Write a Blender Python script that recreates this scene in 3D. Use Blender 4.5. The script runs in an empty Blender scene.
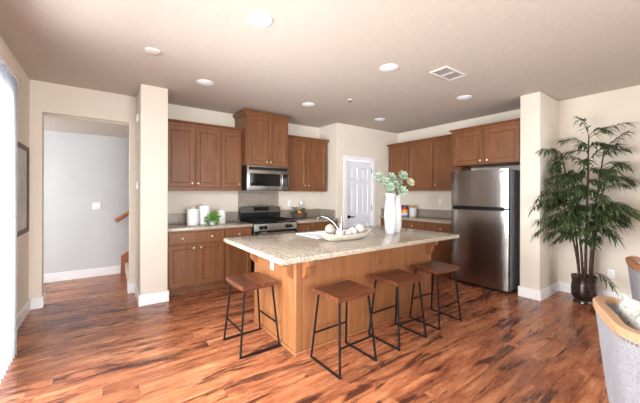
import bpy, bmesh, math, random
from mathutils import Vector, Matrix
PI = math.pi
rnd = random.Random(7)
scene = bpy.context.scene
COL = scene.collection

# ------------------------------------------------------------------ camera, sky, light, exposure
cam_data = bpy.data.cameras.new('camera')
cam = bpy.data.objects.new('camera', cam_data); COL.objects.link(cam)
FOCAL_PX, YAW, HORIZON, ROLL = 298.28, math.radians(35.942), 193.589, 0.003
cam_data.sensor_width = 36.0; cam_data.sensor_fit = 'HORIZONTAL'
cam_data.lens = FOCAL_PX * 36.0 / 640.0
cam_data.shift_y = (HORIZON - 201.5) / 640.0
cam_data.clip_start = 0.02
cam.matrix_world = Matrix.Translation((0, 0, 1.38)) @ Matrix.Rotation(-YAW, 4, 'Z') @ Matrix.Rotation(PI / 2, 4, 'X') @ Matrix.Rotation(ROLL, 4, 'Z')
scene.camera = cam

world = bpy.data.worlds.new('sky'); scene.world = world; world.use_nodes = True
bg = world.node_tree.nodes['Background']
bg.inputs[0].default_value = (0.92, 0.96, 1.0, 1); bg.inputs[1].default_value = 2.2

def area(name, loc, rot, sx, sy, power, col=(1, 1, 1), spread=PI):
    d = bpy.data.lights.new(name, 'AREA'); d.shape = 'RECTANGLE'; d.size = sx; d.size_y = sy
    d.energy = power; d.color = col; d.spread = spread
    o = bpy.data.objects.new(name, d); COL.objects.link(o); o.location = loc; o.rotation_euler = rot
    return o
# sliding door daylight; then fill lights added behind the camera and in the hall
area('daylight_sliding_door', (-0.98, 1.95, 1.15), (0, -PI / 2 + .32, 0), 2.1, 2.9, 235, (0.95, 0.98, 1.0))
area('rear_fill_light', (0.75, -2.65, 1.25), (PI / 2 - .06, 0, 0), 2.3, 2.2, 185, (0.94, 0.975, 1.0))  # main fill, added outside an unseen rear window
area('rear_fill_light_right', (4.0, -2.65, 1.45), (PI / 2 + .04, 0, 0), 1.8, 1.6, 30, (0.94, 0.975, 1.0))
area('hall_fill_light', (-2.35, 5.5, 1.4), (0, -PI / 2, 0), 1.4, 0.9, 30, (0.9, 0.95, 1.0))  # lamp added to brighten the hall, no window is built there
scene.view_settings.view_transform = 'Standard'
scene.view_settings.look = 'None'
scene.view_settings.gamma = 1.0
scene.view_settings.use_curve_mapping = False
scene.view_settings.exposure = 0.58

# ------------------------------------------------------------------ materials
def lin(c):
    return tuple((v / 255 / 12.92) if v / 255 <= 0.04045 else ((v / 255 + 0.055) / 1.055) ** 2.4 for v in c) + (1.0,)
def new_mat(name):
    m = bpy.data.materials.new(name); m.use_nodes = True
    nt = m.node_tree; return m, nt, nt.nodes['Principled BSDF']
def N(nt, t, **kw):
    n = nt.nodes.new(t)
    for k, v in kw.items(): setattr(n, k, v)
    return n
def coords(nt, scale=(1, 1, 1), rot=(0, 0, 0)):
    tc = N(nt, 'ShaderNodeTexCoord'); mp = N(nt, 'ShaderNodeMapping')
    mp.inputs['Scale'].default_value = scale; mp.inputs['Rotation'].default_value = rot
    nt.links.new(tc.outputs['Object'], mp.inputs[0]); return mp.outputs[0]
def noise(nt, vec, scale, detail=4, rough=0.5, dist=0.0):
    n = N(nt, 'ShaderNodeTexNoise'); n.inputs['Scale'].default_value = scale
    n.inputs['Detail'].default_value = detail; n.inputs['Roughness'].default_value = rough
    n.inputs['Distortion'].default_value = dist
    nt.links.new(vec, n.inputs['Vector']); return n.outputs['Fac']
def ramp(nt, fac, stops):
    r = N(nt, 'ShaderNodeValToRGB'); e = r.color_ramp.elements
    while len(e) < len(stops): e.new(0.5)
    for i, (p, c) in enumerate(stops):
        e[i].position = p; e[i].color = c if len(c) == 4 else lin(c)
    nt.links.new(fac, r.inputs[0]); return r.outputs[0]
def mixc(nt, fac, a, b, mode='MIX'):
    m = N(nt, 'ShaderNodeMix', data_type='RGBA', blend_type=mode)
    for s, v in ((0, fac), (6, a), (7, b)):
        if hasattr(v, 'default_value') or hasattr(v, 'is_output'): nt.links.new(v, m.inputs[s])
        else: m.inputs[s].default_value = v
    return m.outputs[2]
def bump(nt, p, h, strength, dist=0.01):
    b = N(nt, 'ShaderNodeBump'); b.inputs['Strength'].default_value = strength; b.inputs['Distance'].default_value = dist
    nt.links.new(h, b.inputs['Height']); nt.links.new(b.outputs[0], p.inputs['Normal'])
def flat(name, c, rough=0.5, metal=0.0, var=0.06, scale=12, bumps=0.0, spec=0.5):
    m, nt, p = new_mat(name); v = coords(nt)
    f = noise(nt, v, scale)
    dk = tuple(max(0, x * (1 - var)) for x in c); lt = tuple(min(255, x * (1 + var)) for x in c)
    nt.links.new(ramp(nt, f, [(0.3, dk), (0.7, lt)]), p.inputs['Base Color'])
    p.inputs['Roughness'].default_value = rough; p.inputs['Metallic'].default_value = metal
    p.inputs['Specular IOR Level'].default_value = spec
    if bumps: bump(nt, p, noise(nt, v, scale * 8), bumps)
    return m
def wood(name, dark, mid, light, axis='z', rough=0.4, fine=1.0, spec=0.4):
    m, nt, p = new_mat(name)
    s = {'x': (1.2, 14, 14), 'y': (14, 1.2, 14), 'z': (14, 14, 1.2)}[axis]
    v = coords(nt, tuple(q * fine for q in s))
    a = noise(nt, v, 1.6, 6, 0.6, 0.6); b = noise(nt, v, 7.0, 3, 0.6)
    c = ramp(nt, a, [(0.28, dark), (0.5, mid), (0.74, light)])
    c2 = mixc(nt, 0.22, c, ramp(nt, b, [(0.35, dark), (0.65, light)]))
    nt.links.new(c2, p.inputs['Base Color']); p.inputs['Roughness'].default_value = rough
    p.inputs['Specular IOR Level'].default_value = spec
    bump(nt, p, b, 0.05); return m
def granite(name, base, dark, pale, rough=0.18):
    m, nt, p = new_mat(name); v = coords(nt)
    big = noise(nt, v, 14, 3, 0.5); fine = noise(nt, v, 70, 3, 0.75); fine2 = noise(nt, v, 105, 2, 0.7)
    c = ramp(nt, big, [(0.3, tuple(x * 0.93 for x in base)), (0.7, tuple(min(255, x * 1.05) for x in base))])
    c = mixc(nt, ramp(nt, fine, [(0.52, (0, 0, 0, 1)), (0.62, (1, 1, 1, 1))]), c, lin(dark))
    c = mixc(nt, ramp(nt, fine2, [(0.53, (0, 0, 0, 1)), (0.62, (1, 1, 1, 1))]), c, lin(pale))
    nt.links.new(c, p.inputs['Base Color']); p.inputs['Roughness'].default_value = rough
    return m
def floor_mat():
    m, nt, p = new_mat('acacia planks')
    v = coords(nt)
    br = N(nt, 'ShaderNodeTexBrick'); br.offset = 0.0; br.offset_frequency = 2
    br.inputs['Color1'].default_value = (0, 0, 0, 1); br.inputs['Color2'].default_value = (1, 1, 1, 1)
    br.inputs['Mortar'].default_value = (0.5, 0.5, 0.5, 1)
    br.inputs['Scale'].default_value = 1.0; br.inputs['Mortar Size'].default_value = 0.0012
    br.inputs['Mortar Smooth'].default_value = 0.3; br.inputs['Bias'].default_value = 0.0
    br.inputs['Brick Width'].default_value = 1.21; br.inputs['Row Height'].default_value = 0.125
    # every row of boards starts at its own random offset
    sx = N(nt, 'ShaderNodeSeparateXYZ'); nt.links.new(v, sx.inputs[0])
    def mth(op, a, b=None):
        q = N(nt, 'ShaderNodeMath', operation=op)
        for i_, w_ in enumerate((a, b)):
            if w_ is None: continue
            if isinstance(w_, (int, float)): q.inputs[i_].default_value = w_
            else: nt.links.new(w_, q.inputs[i_])
        return q.outputs[0]
    wn = N(nt, 'ShaderNodeTexWhiteNoise', noise_dimensions='1D')
    nt.links.new(mth('FLOOR', mth('DIVIDE', sx.outputs[1], 0.125)), wn.inputs['W'])
    cx = N(nt, 'ShaderNodeCombineXYZ'); nt.links.new(mth('ADD', sx.outputs[0], mth('MULTIPLY', wn.outputs['Value'], 1.21)), cx.inputs[0]); nt.links.new(sx.outputs[1], cx.inputs[1])
    nt.links.new(cx.outputs[0], br.inputs['Vector'])
    sc = N(nt, 'ShaderNodeVectorMath', operation='MULTIPLY'); sc.inputs[1].default_value = (31.0, 17.0, 11.0)
    nt.links.new(br.outputs['Color'], sc.inputs[0])
    st = N(nt, 'ShaderNodeVectorMath', operation='MULTIPLY'); st.inputs[1].default_value = (1.4, 7.6, 1.0)
    nt.links.new(v, st.inputs[0])
    ad = N(nt, 'ShaderNodeVectorMath', operation='ADD')
    nt.links.new(st.outputs[0], ad.inputs[0]); nt.links.new(sc.outputs[0], ad.inputs[1])
    g1 = noise(nt, ad.outputs[0], 1.1, 5, 0.55, 0.9)
    g2 = noise(nt, ad.outputs[0], 5.0, 5, 0.65, 0.8)
    g3 = noise(nt, ad.outputs[0], 1.15, 5, 0.6, 0.8)
    c = ramp(nt, g1, [(0.30, FL['d']), (0.47, FL['m']), (0.62, FL['l']), (0.80, FL['p'])])
    c = mixc(nt, 0.30, c, ramp(nt, g2, [(0.32, FL['d']), (0.55, FL['m']), (0.75, FL['p'])]))
    knots = ramp(nt, g3, [(0.54, (0, 0, 0, 1)), (0.615, (0.85, 0.85, 0.85, 1))])
    c = mixc(nt, knots, c, lin(FL['k']))
    tint = ramp(nt, br.outputs['Color'], [(0.0, (0.80, 0.77, 0.75, 1)), (0.5, (1, 1, 1, 1)), (1.0, (1.13, 1.10, 1.06, 1))])
    c = mixc(nt, 1.0, c, tint, 'MULTIPLY')
    c = mixc(nt, br.outputs['Fac'], c, lin((70, 36, 24)))
    nt.links.new(c, p.inputs['Base Color'])
    rr = ramp(nt, g2, [(0.3, (0.22, 0.22, 0.22, 1)), (0.7, (0.34, 0.34, 0.34, 1))])
    nt.links.new(rr, p.inputs['Roughness'])
    p.inputs['Specular IOR Level'].default_value = 0.5
    inv = N(nt, 'ShaderNodeMath', operation='SUBTRACT'); inv.inputs[0].default_value = 1.0
    nt.links.new(br.outputs['Fac'], inv.inputs[1])
    mul = N(nt, 'ShaderNodeMath', operation='ADD'); nt.links.new(inv.outputs[0], mul.inputs[0])
    half = N(nt, 'ShaderNodeMath', operation='MULTIPLY'); half.inputs[1].default_value = 0.35
    nt.links.new(g1, half.inputs[0]); nt.links.new(half.outputs[0], mul.inputs[1])
    bump(nt, p, mul.outputs[0], 0.12, 0.004)
    return m
FL = dict(d=(100, 52, 36), m=(154, 92, 62), l=(188, 123, 84), p=(218, 168, 130), k=(56, 27, 23))
def steel(name, c=(150, 146, 142), rough=0.24, axis='z'):
    m, nt, p = new_mat(name)
    s = {'z': (160, 160, 1.0), 'x': (1.0, 160, 160), 'y': (160, 1.0, 160)}[axis]
    v = coords(nt, s); f = noise(nt, v, 1.0, 2)
    nt.links.new(ramp(nt, f, [(0.3, tuple(x * .93 for x in c)), (0.7, tuple(min(255, x * 1.06) for x in c))]), p.inputs['Base Color'])
    p.inputs['Metallic'].default_value = 1.0; p.inputs['Roughness'].default_value = rough
    bump(nt, p, f, 0.015); return m
def glass_mat():
    m, nt, p = new_mat('window glass'); nt.nodes.remove(p)
    out = nt.nodes['Material Output']
    t = N(nt, 'ShaderNodeBsdfTransparent'); g = N(nt, 'ShaderNodeBsdfGlossy'); g.inputs['Roughness'].default_value = 0.02
    fr = N(nt, 'ShaderNodeFresnel'); fr.inputs['IOR'].default_value = 1.35
    mx = N(nt, 'ShaderNodeMixShader')
    nt.links.new(fr.outputs[0], mx.inputs[0]); nt.links.new(t.outputs[0], mx.inputs[1]); nt.links.new(g.outputs[0], mx.inputs[2])
    nt.links.new(mx.outputs[0], out.inputs[0]); return m
def blind_mat():
    m, nt, p = new_mat('blind vane'); out = nt.nodes['Material Output']
    v = coords(nt); c = ramp(nt, noise(nt, v, 30), [(0.3, (204, 207, 214)), (0.7, (220, 223, 230))])
    nt.links.new(c, p.inputs['Base Color']); p.inputs['Roughness'].default_value = 0.5
    t = N(nt, 'ShaderNodeBsdfTranslucent'); nt.links.new(c, t.inputs[0])
    mx = N(nt, 'ShaderNodeMixShader'); mx.inputs[0].default_value = 0.35
    nt.links.new(p.outputs[0], mx.inputs[1]); nt.links.new(t.outputs[0], mx.inputs[2])
    nt.links.new(mx.outputs[0], out.inputs[0]); return m
def leaf_mat(name, c1, c2, rough=0.45, sc=14):
    m, nt, p = new_mat(name)
    v = coords(nt); nt.links.new(ramp(nt, noise(nt, v, sc, 3), [(0.35, c1), (0.65, c2)]), p.inputs['Base Color'])
    p.inputs['Roughness'].default_value = rough; return m
def print_mat():
    m, nt, p = new_mat('leaf print cotton')
    v = coords(nt); a = noise(nt, v, 9, 4, 0.6, 1.4)
    c = ramp(nt, a, [(0.36, (138, 156, 148)), (0.44, (204, 208, 204)), (0.56, (212, 213, 210)), (0.64, (160, 172, 162))])
    nt.links.new(c, p.inputs['Base Color']); p.inputs['Roughness'].default_value = 0.9
    bump(nt, p, noise(nt, v, 7, 3, 0.6, 0.6), 0.5, 0.03); return m
def woven_mat():
    m, nt, p = new_mat('woven grey chenille')
    v = coords(nt); a = noise(nt, v, 130, 3, 0.7); b = noise(nt, v, 16, 4, 0.6)
    c = mixc(nt, 0.45, ramp(nt, a, [(0.35, (108, 108, 114)), (0.65, (166, 166, 172))]), ramp(nt, b, [(0.3, (126, 125, 131)), (0.7, (154, 153, 159))]))
    nt.links.new(c, p.inputs['Base Color']); p.inputs['Roughness'].default_value = 0.95
    bump(nt, p, a, 0.35, 0.006); return m
def splash_print_mat():
    m, nt, p = new_mat('printed tin')
    tc = N(nt, 'ShaderNodeTexCoord'); sp = N(nt, 'ShaderNodeSeparateXYZ'); nt.links.new(tc.outputs['Generated'], sp.inputs[0])
    v = coords(nt, (1, 1, 1)); n = noise(nt, v, 40, 2)
    ad = N(nt, 'ShaderNodeMath', operation='MULTIPLY_ADD'); ad.inputs[1].default_value = 0.30
    sb = N(nt, 'ShaderNodeMath', operation='SUBTRACT'); sb.inputs[1].default_value = 0.15
    nt.links.new(n, ad.inputs[0]); nt.links.new(sp.outputs[2], ad.inputs[2]); nt.links.new(ad.outputs[0], sb.inputs[0])
    c = ramp(nt, sb.outputs[0], [(0.06, (110, 130, 180)), (0.16, (225, 230, 238)), (0.42, (235, 180, 40)), (0.58, (240, 150, 30)), (0.68, (190, 40, 40)), (0.88, (90, 40, 90))])
    nt.links.new(c, p.inputs['Base Color']); p.inputs['Roughness'].default_value = 0.35; return m

M = dict(
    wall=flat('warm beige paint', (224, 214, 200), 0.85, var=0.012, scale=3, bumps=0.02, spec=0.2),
    hallwall=flat('hall paint daylight tinted', (202, 203, 204), 0.85, var=0.012, scale=3, bumps=0.02, spec=0.2),  # wall paint greyed to carry the hall's cool daylight
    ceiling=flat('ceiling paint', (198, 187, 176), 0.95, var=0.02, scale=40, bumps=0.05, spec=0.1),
    trim=flat('white trim paint', (238, 238, 238), 0.4, var=0.01),
    door=flat('white door paint', (226, 229, 238), 0.45, var=0.01),
    floor=floor_mat(),
    cab=wood('cherry cabinet wood', (97, 58, 34), (118, 74, 44), (134, 88, 54), 'z', 0.42),
    isl=wood('lit maple island wood', (118, 73, 42), (136, 87, 52), (151, 101, 63), 'z', 0.42),  # cabinet wood lightened, with the brighter light put into its colour
    granite=granite('beige speckled granite', (160, 147, 130), (88, 74, 62), (206, 197, 183)),
    splash=granite('taupe granite splash', (150, 137, 123), (100, 88, 78), (184, 172, 158), 0.3),
    steel=steel('brushed stainless', (158, 152, 147), 0.20, 'z'),
    steelx=steel('brushed stainless horizontal', (172, 168, 164), 0.26, 'x'),
    steel_dark_reflect=steel('stainless with dark reflection', (104, 98, 94), 0.3, 'x'),  # stainless darkened to paint in its dark reflection
    chrome=flat('chrome', (122, 123, 128), 0.16, 1.0, var=0.02),
    nickel=flat('satin nickel', (214, 204, 188), 0.28, 1.0, var=0.03),
    iron=flat('black iron', (24, 23, 24), 0.5, 0.6, var=0.1),
    black=flat('black plastic', (14, 14, 16), 0.4, var=0.1, spec=0.3),
    gloss=flat('black glass', (8, 9, 11), 0.06, var=0.05, spec=0.35),
    enamel=flat('black enamel', (16, 17, 20), 0.18, var=0.1),
    greyside=flat('grey appliance side', (112, 113, 119), 0.5, var=0.05),
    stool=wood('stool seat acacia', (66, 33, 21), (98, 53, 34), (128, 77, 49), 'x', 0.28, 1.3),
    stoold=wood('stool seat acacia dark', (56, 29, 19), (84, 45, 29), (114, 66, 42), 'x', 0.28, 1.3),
    ceramic=flat('white ceramic', (210, 210, 212), 0.3, var=0.01),
    ink=flat('grey ink', (150, 152, 160), 0.6),
    porcelain=flat('white porcelain', (244, 245, 246), 0.15, var=0.01),
    whitewash=wood('whitewashed wood', (168, 156, 140), (200, 191, 178), (220, 213, 203), 'x', 0.6),
    stone=flat('grey stone ball', (160, 148, 134), 0.4, var=0.12, scale=20),
    pearl=flat('cream ball', (200, 190, 175), 0.35, var=0.05, scale=20),
    wicker=flat('pale string ball', (206, 208, 209), 0.8, var=0.14, scale=70, bumps=0.8),
    succ=leaf_mat('succulent green', (100, 124, 102), (188, 202, 180), 0.6, 80),
    succ_tip=leaf_mat('succulent pale edge', (176, 186, 150), (214, 188, 160), 0.6),
    stem=leaf_mat('sage stem', (96, 116, 84), (124, 142, 106), 0.6),
    leaf=leaf_mat('bamboo palm leaf', (36, 53, 29), (80, 97, 57), 0.42),
    cane=flat('dark cane', (66, 46, 40), 0.45, var=0.25, scale=18),
    pot=flat('dark bronze glaze', (70, 60, 58), 0.22, 0.75, var=0.25, scale=10, bumps=0.1),
    soil=flat('dark moss', (38, 30, 24), 0.95, var=0.4, scale=60, bumps=0.8),
    herb=leaf_mat('herb green', (66, 128, 34), (122, 178, 62), 0.5),
    olive=leaf_mat('grey green leaf', (70, 82, 64), (118, 130, 104), 0.6),
    orange=flat('orange peel', (240, 120, 30), 0.45, var=0.06, scale=60, bumps=0.15),
    lime=flat('green apple skin', (150, 180, 62), 0.35, var=0.1),
    basket=flat('dark woven basket', (88, 74, 66), 0.75, var=0.22, scale=60, bumps=0.8),
    pasta=flat('breadstick', (206, 160, 92), 0.7, var=0.12, scale=30),
    tin=splash_print_mat(),
    fabric=woven_mat(), pillow=print_mat(),
    oak=wood('honey oak rail', (158, 120, 90), (182, 145, 112), (200, 166, 134), 'x', 0.4, 0.7),
    oak_brown=wood('brown oak rail', (132, 84, 48), (158, 104, 62), (176, 122, 76), 'x', 0.4, 0.7),
    brass=flat('antique brass', (140, 110, 76), 0.35, 1.0),
    blind=blind_mat(), glass=glass_mat(),
    valance=flat('valance vinyl', (214, 202, 190), 0.5, var=0.02),
    plastic=flat('white plastic', (240, 240, 240), 0.4, var=0.01),
    slot=flat('dark slot', (112, 108, 106), 0.6),
    frame=flat('dark picture frame', (84, 74, 68), 0.5, var=0.1),
    art=flat('pale glass reflection', (196, 192, 186), 0.7, var=0.08, scale=4),  # print colour lightened to stand in for reflection on the glass
    stairwood=wood('stained oak stair', (140, 86, 52), (166, 104, 66), (186, 124, 82), 'x', 0.4),
    carpet=flat('beige stair carpet', (196, 180, 168), 0.98, var=0.1, scale=90, bumps=0.6),
    canwhite=flat('white can reflector', (226, 228, 230), 0.35, var=0.01),
    ventm=flat('vent grey white', (214, 208, 204), 0.5, var=0.01),
    ventback=flat('vent shadow grey', (176, 170, 167), 0.7),
    patio=flat('patio concrete', (170, 166, 160), 0.9, var=0.1),
    cloth=flat('white cloth', (234, 232, 228), 0.9, var=0.03, bumps=0.3),
    clear=flat('pale bottle', (190, 200, 204), 0.15, var=0.03),
)

# ------------------------------------------------------------------ mesh helpers
def new(): return bmesh.new()
def box(bm, lo, hi, bev=0.0, seg=2):
    x0, y0, z0 = lo; x1, y1, z1 = hi
    vs = [bm.verts.new(p) for p in ((x0, y0, z0), (x1, y0, z0), (x1, y1, z0), (x0, y1, z0), (x0, y0, z1), (x1, y0, z1), (x1, y1, z1), (x0, y1, z1))]
    fs = [bm.faces.new([vs[i] for i in q]) for q in ((0, 3, 2, 1), (4, 5, 6, 7), (0, 1, 5, 4), (1, 2, 6, 5), (2, 3, 7, 6), (3, 0, 4, 7))]
    if bev:
        es = list({e for f in fs for e in f.edges})
        bmesh.ops.bevel(bm, geom=es, offset=bev, segments=seg, profile=0.5, affect='EDGES')
def loft(bm, rings, cap0=True, cap1=True, closed=True):
    R = [[bm.verts.new(p) for p in r] for r in rings]
    n = len(R[0])
    for a, b in zip(R, R[1:]):
        for i in range(n if closed else n - 1):
            j = (i + 1) % n
            bm.faces.new((a[i], a[j], b[j], b[i]))
    if cap0: bm.faces.new(list(reversed(R[0])))
    if cap1: bm.faces.new(R[-1])
    return R
def lathe(bm, prof, c=(0, 0, 0), seg=28, wob=None, cap0=True, cap1=True):
    rings = []
    for r, z in prof:
        ring = []
        for i in range(seg):
            a = 2 * PI * i / seg
            rr = max(r, 0.0004) * (wob(a, z) if wob else 1.0)
            ring.append((c[0] + rr * math.cos(a), c[1] + rr * math.sin(a), c[2] + z))
        rings.append(ring)
    loft(bm, rings, cap0, cap1)
def tube(bm, pts, r, seg=8, closed=False, spin=0.0, sy=1.0):
    pts = [Vector(p) for p in pts]; n = len(pts)
    rs = r if isinstance(r, (list, tuple)) else [r] * n
    t0 = (pts[1] - pts[0]).normalized()
    up = Vector((0, 0, 1)) if abs(t0.z) < 0.9 else Vector((1, 0, 0))
    nrm = (up - t0 * up.dot(t0)).normalized(); rings = []
    for i in range(n):
        if closed: t = (pts[(i + 1) % n] - pts[i - 1]).normalized()
        else: t = (pts[min(i + 1, n - 1)] - pts[max(i - 1, 0)]).normalized()
        nrm = (nrm - t * nrm.dot(t)).normalized(); bi = t.cross(nrm)
        rings.append([pts[i] + (nrm * math.cos(spin + 2 * PI * k / seg) + bi * sy * math.sin(spin + 2 * PI * k / seg)) * rs[i] for k in range(seg)])
    if closed: loft(bm, rings + [rings[0]], False, False); bmesh.ops.remove_doubles(bm, verts=bm.verts, dist=1e-5)
    else: loft(bm, rings)
def cyl(bm, a, b, r, seg=14): tube(bm, [a, b], r, seg)
def ball(bm, c, r, seg=16, sz=1.0):
    n = max(6, seg // 2)
    lathe(bm, [(r * math.sin(PI * (i + .02) / (n + .04)), -r * sz * math.cos(PI * (i + .02) / (n + .04))) for i in range(n + 1)], c, seg)
def prism(bm, outline, lo, hi, axis='x'):
    """outline: list of 2D points in the plane square to axis"""
    def P(p, t): return {'x': (t, p[0], p[1]), 'y': (p[0], t, p[1]), 'z': (p[0], p[1], t)}[axis]
    loft(bm, [[P(p, lo) for p in outline], [P(p, hi) for p in outline]])
def rect_loft(bm, x0, x1, z0, z1, prof, y=0.0, back=None):
    """front panel facing -y; prof = list of (inset, y)"""
    rings = []
    if back is not None: rings.append([(x0, back, z0), (x1, back, z0), (x1, back, z1), (x0, back, z1)])
    for i, d in prof:
        rings.append([(x0 + i, y + d, z0 + i), (x1 - i, y + d, z0 + i), (x1 - i, y + d, z1 - i), (x0 + i, y + d, z1 - i)])
    loft(bm, rings, back is not None, True)
ORG = {}
def finish(bm, smooth):
    bmesh.ops.recalc_face_normals(bm, faces=bm.faces)
    if smooth:
        for f in bm.faces: f.smooth = True
        for e in bm.edges:
            if len(e.link_faces) == 2 and e.calc_face_angle(0) > math.radians(40): e.smooth = False
def part(name, bm, mat, parent=None, smooth=True, label=None):
    """one mesh object; verts are in the parent's frame, or in world space when the thing was made with world=True"""
    if parent is not None and parent.name in ORG:
        bmesh.ops.translate(bm, verts=bm.verts, vec=-ORG[parent.name])
    finish(bm, smooth)
    me = bpy.data.meshes.new(name); bm.to_mesh(me); bm.free(); me.materials.append(mat)
    o = bpy.data.objects.new(name, me); COL.objects.link(o)
    if parent is not None:
        o.parent = parent
        if parent.name in ORG: ORG[o.name] = ORG[parent.name]
    if label: o['label'] = label
    return o
def thing(name, label, cat, loc=(0, 0, 0), rotz=0.0, group=None, world=False):
    o = bpy.data.objects.new(name, None); COL.objects.link(o); o.empty_display_size = 0.1
    o.location = loc; o.rotation_euler = (0, 0, rotz); o['label'] = label; o['category'] = cat
    if group: o['group'] = group
    if world: ORG[o.name] = Vector(loc)
    return o
def solo(name, bm, mat, label, cat, group=None, smooth=True):
    xs = [v.co for v in bm.verts]
    c = Vector(((min(v.x for v in xs) + max(v.x for v in xs)) / 2, (min(v.y for v in xs) + max(v.y for v in xs)) / 2, min(v.z for v in xs)))
    bmesh.ops.translate(bm, verts=bm.verts, vec=-c)
    o = part(name, bm, mat, None, smooth); o.location = c
    o['label'] = label; o['category'] = cat
    if group: o['group'] = group
    return o
def struct(name, bm, mat, label, smooth=False, cat='wall'):
    o = part(name, bm, mat, None, smooth); o['kind'] = 'structure'; o['label'] = label; o['category'] = cat
    return o
def dup(root, loc=None, rotz=None, label=None, group=None):
    r = root.copy(); COL.objects.link(r)
    if loc is not None: r.location = loc
    if rotz is not None: r.rotation_euler = (0, 0, rotz)
    if label: r['label'] = label
    if group: r['group'] = group
    for ch in list(root.children):
        c = ch.copy(); COL.objects.link(c); c.parent = r
        for g in list(ch.children):
            d = g.copy(); COL.objects.link(d); d.parent = c
    return r

# ------------------------------------------------------------------ room shell
XL, XR, YB, YO, H = -0.71, 5.28, 4.93, 4.85, 2.714
YH, YR, HC = 6.16, -2.4, 2.335     # hall far wall, rear wall, hall ceiling
bm = new(); box(bm, (-2.6, YR - .15, -0.1), (XR + .15, YH + .15, 0)); struct('floor', bm, M['floor'], 'hand scraped acacia plank floor', cat='floor')
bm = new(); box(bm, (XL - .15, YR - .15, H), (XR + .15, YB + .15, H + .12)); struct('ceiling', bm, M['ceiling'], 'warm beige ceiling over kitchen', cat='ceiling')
# left wall with the sliding door opening
DY0, DY1, DZ = 0.65, 3.5, 2.28
bm = new()
box(bm, (XL - .15, YR - .15, 0), (XL, DY0, H)); box(bm, (XL - .15, DY1, 0), (XL, YO, H)); box(bm, (XL - .15, DY0, DZ), (XL, DY1, H))
struct('wall_left', bm, M['wall'], 'beige wall holding the sliding door')
# opening wall to the hall
OX0, OX1, OZ = -0.60, 0.288, 2.352
bm = new()
box(bm, (XL - .15, YO, 0), (OX0, YO + .14, H)); box(bm, (OX1, YO, 0), (0.664, YO + .14, H)); box(bm, (OX0, YO, OZ), (OX1, YO + .14, H))
struct('wall_hall_opening', bm, M['wall'], 'beige wall with a cased opening to hall')
bm = new(); box(bm, (0.664, YB, 0), (3.55, YB + .12, H)); struct('wall_back', bm, M['wall'], 'beige kitchen wall behind the range')
bm = new(); box(bm, (0.361, 4.228, 0), (0.663, YO, H), 0.008); struct('wall_stub_left', bm, M['wall'], 'beige wall end left of the cabinets', True)
# pantry
PX, PY = 3.55, 4.35
DX0, DX1, DTOP = 3.79, 4.475, 2.035
bm = new()
box(bm, (PX, PY, 0), (DX0 - .03, PY + .12, H), 0.006); box(bm, (DX1 + .03, PY, 0), (XR, PY + .12, H)); box(bm, (DX0 - .03, PY, DTOP + .03), (DX1 + .03, PY + .12, H))
box(bm, (PX, PY + .12, 0), (PX + .1, YB + .12, H))
struct('wall_pantry', bm, M['wall'], 'beige pantry closet wall around white door')
bm = new(); box(bm, (XR, YR - .15, 0), (XR + .15, YB + .12, H)); struct('wall_right', bm, M['wall'], 'beige wall behind the potted bamboo palm')
bm = new(); box(bm, (4.572, 1.455, 0), (XR, 1.685, H), 0.008); struct('wall_stub_right', bm, M['wall'], 'beige wall end beside the refrigerator', True)
# rear wall with two unseen windows added for the fill light
bm = new()
W1 = (-0.4, 1.9, 0.12, 2.3); W2 = (3.1, 4.9, 0.75, 2.3)
box(bm, (XL - .15, YR - .15, 0), (W1[0], YR, H)); box(bm, (W1[1], YR - .15, 0), (W2[0], YR, H)); box(bm, (W2[1], YR - .15, 0), (XR, YR, H))
for w in (W1, W2):
    box(bm, (w[0], YR - .15, 0), (w[1], YR, w[2])); box(bm, (w[0], YR - .15, w[3]), (w[1], YR, H))
struct('wall_rear', bm, M['wall'], 'beige wall behind the viewer with two added windows')
def window(name, axis, a0, a1, z0, z1, at, label, mull=1):
    """frame and pane set in an opening; axis 'x' = pane runs along x at y=at"""
    root = bpy.data.objects.new(name, None); COL.objects.link(root)
    root['kind'] = 'structure'; root['label'] = label; root['category'] = 'window'
    f = new(); t = .05
    def bx(p0, p1, q0, q1):
        if axis == 'x': box(f, (p0, at - .03, q0), (p1, at + .03, q1))
        else: box(f, (at - .03, p0, q0), (at + .03, p1, q1))
    bx(a0, a0 + t, z0, z1); bx(a1 - t, a1, z0, z1); bx(a0 + t, a1 - t, z0, z0 + t); bx(a0 + t, a1 - t, z1 - t, z1)
    for i in range(1, mull + 1):
        c = a0 + (a1 - a0) * i / (mull + 1); bx(c - .03, c + .03, z0 + t, z1 - t)
    part('frame', f, M['trim'], root, False)
    g = new()
    if axis == 'x': box(g, (a0 + t, at - .004, z0 + t), (a1 - t, at + .004, z1 - t))
    else: box(g, (at - .004, a0 + t, z0 + t), (at + .004, a1 - t, z1 - t))
    part('pane', g, M['glass'], root, False)
window('door_1', 'y', DY0, DY1, 0.0, DZ, XL - .08, 'white framed sliding glass door behind the blinds', 1)
window('added_window_1', 'x', W1[0], W1[1], W1[2], W1[3], YR - .08, 'wide white framed window added behind the viewer', 1)
window('added_window_2', 'x', W2[0], W2[1], W2[2], W2[3], YR - .08, 'smaller white framed window added behind the viewer', 1)
bm = new(); box(bm, (-6, -9, -0.25), (-2.62, 8, -0.12)); box(bm, (-2.62, -9, -.25), (7, YR - .16, -.12)); struct('patio', bm, M['patio'], 'concrete patio outside the glass', cat='ground')
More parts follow.
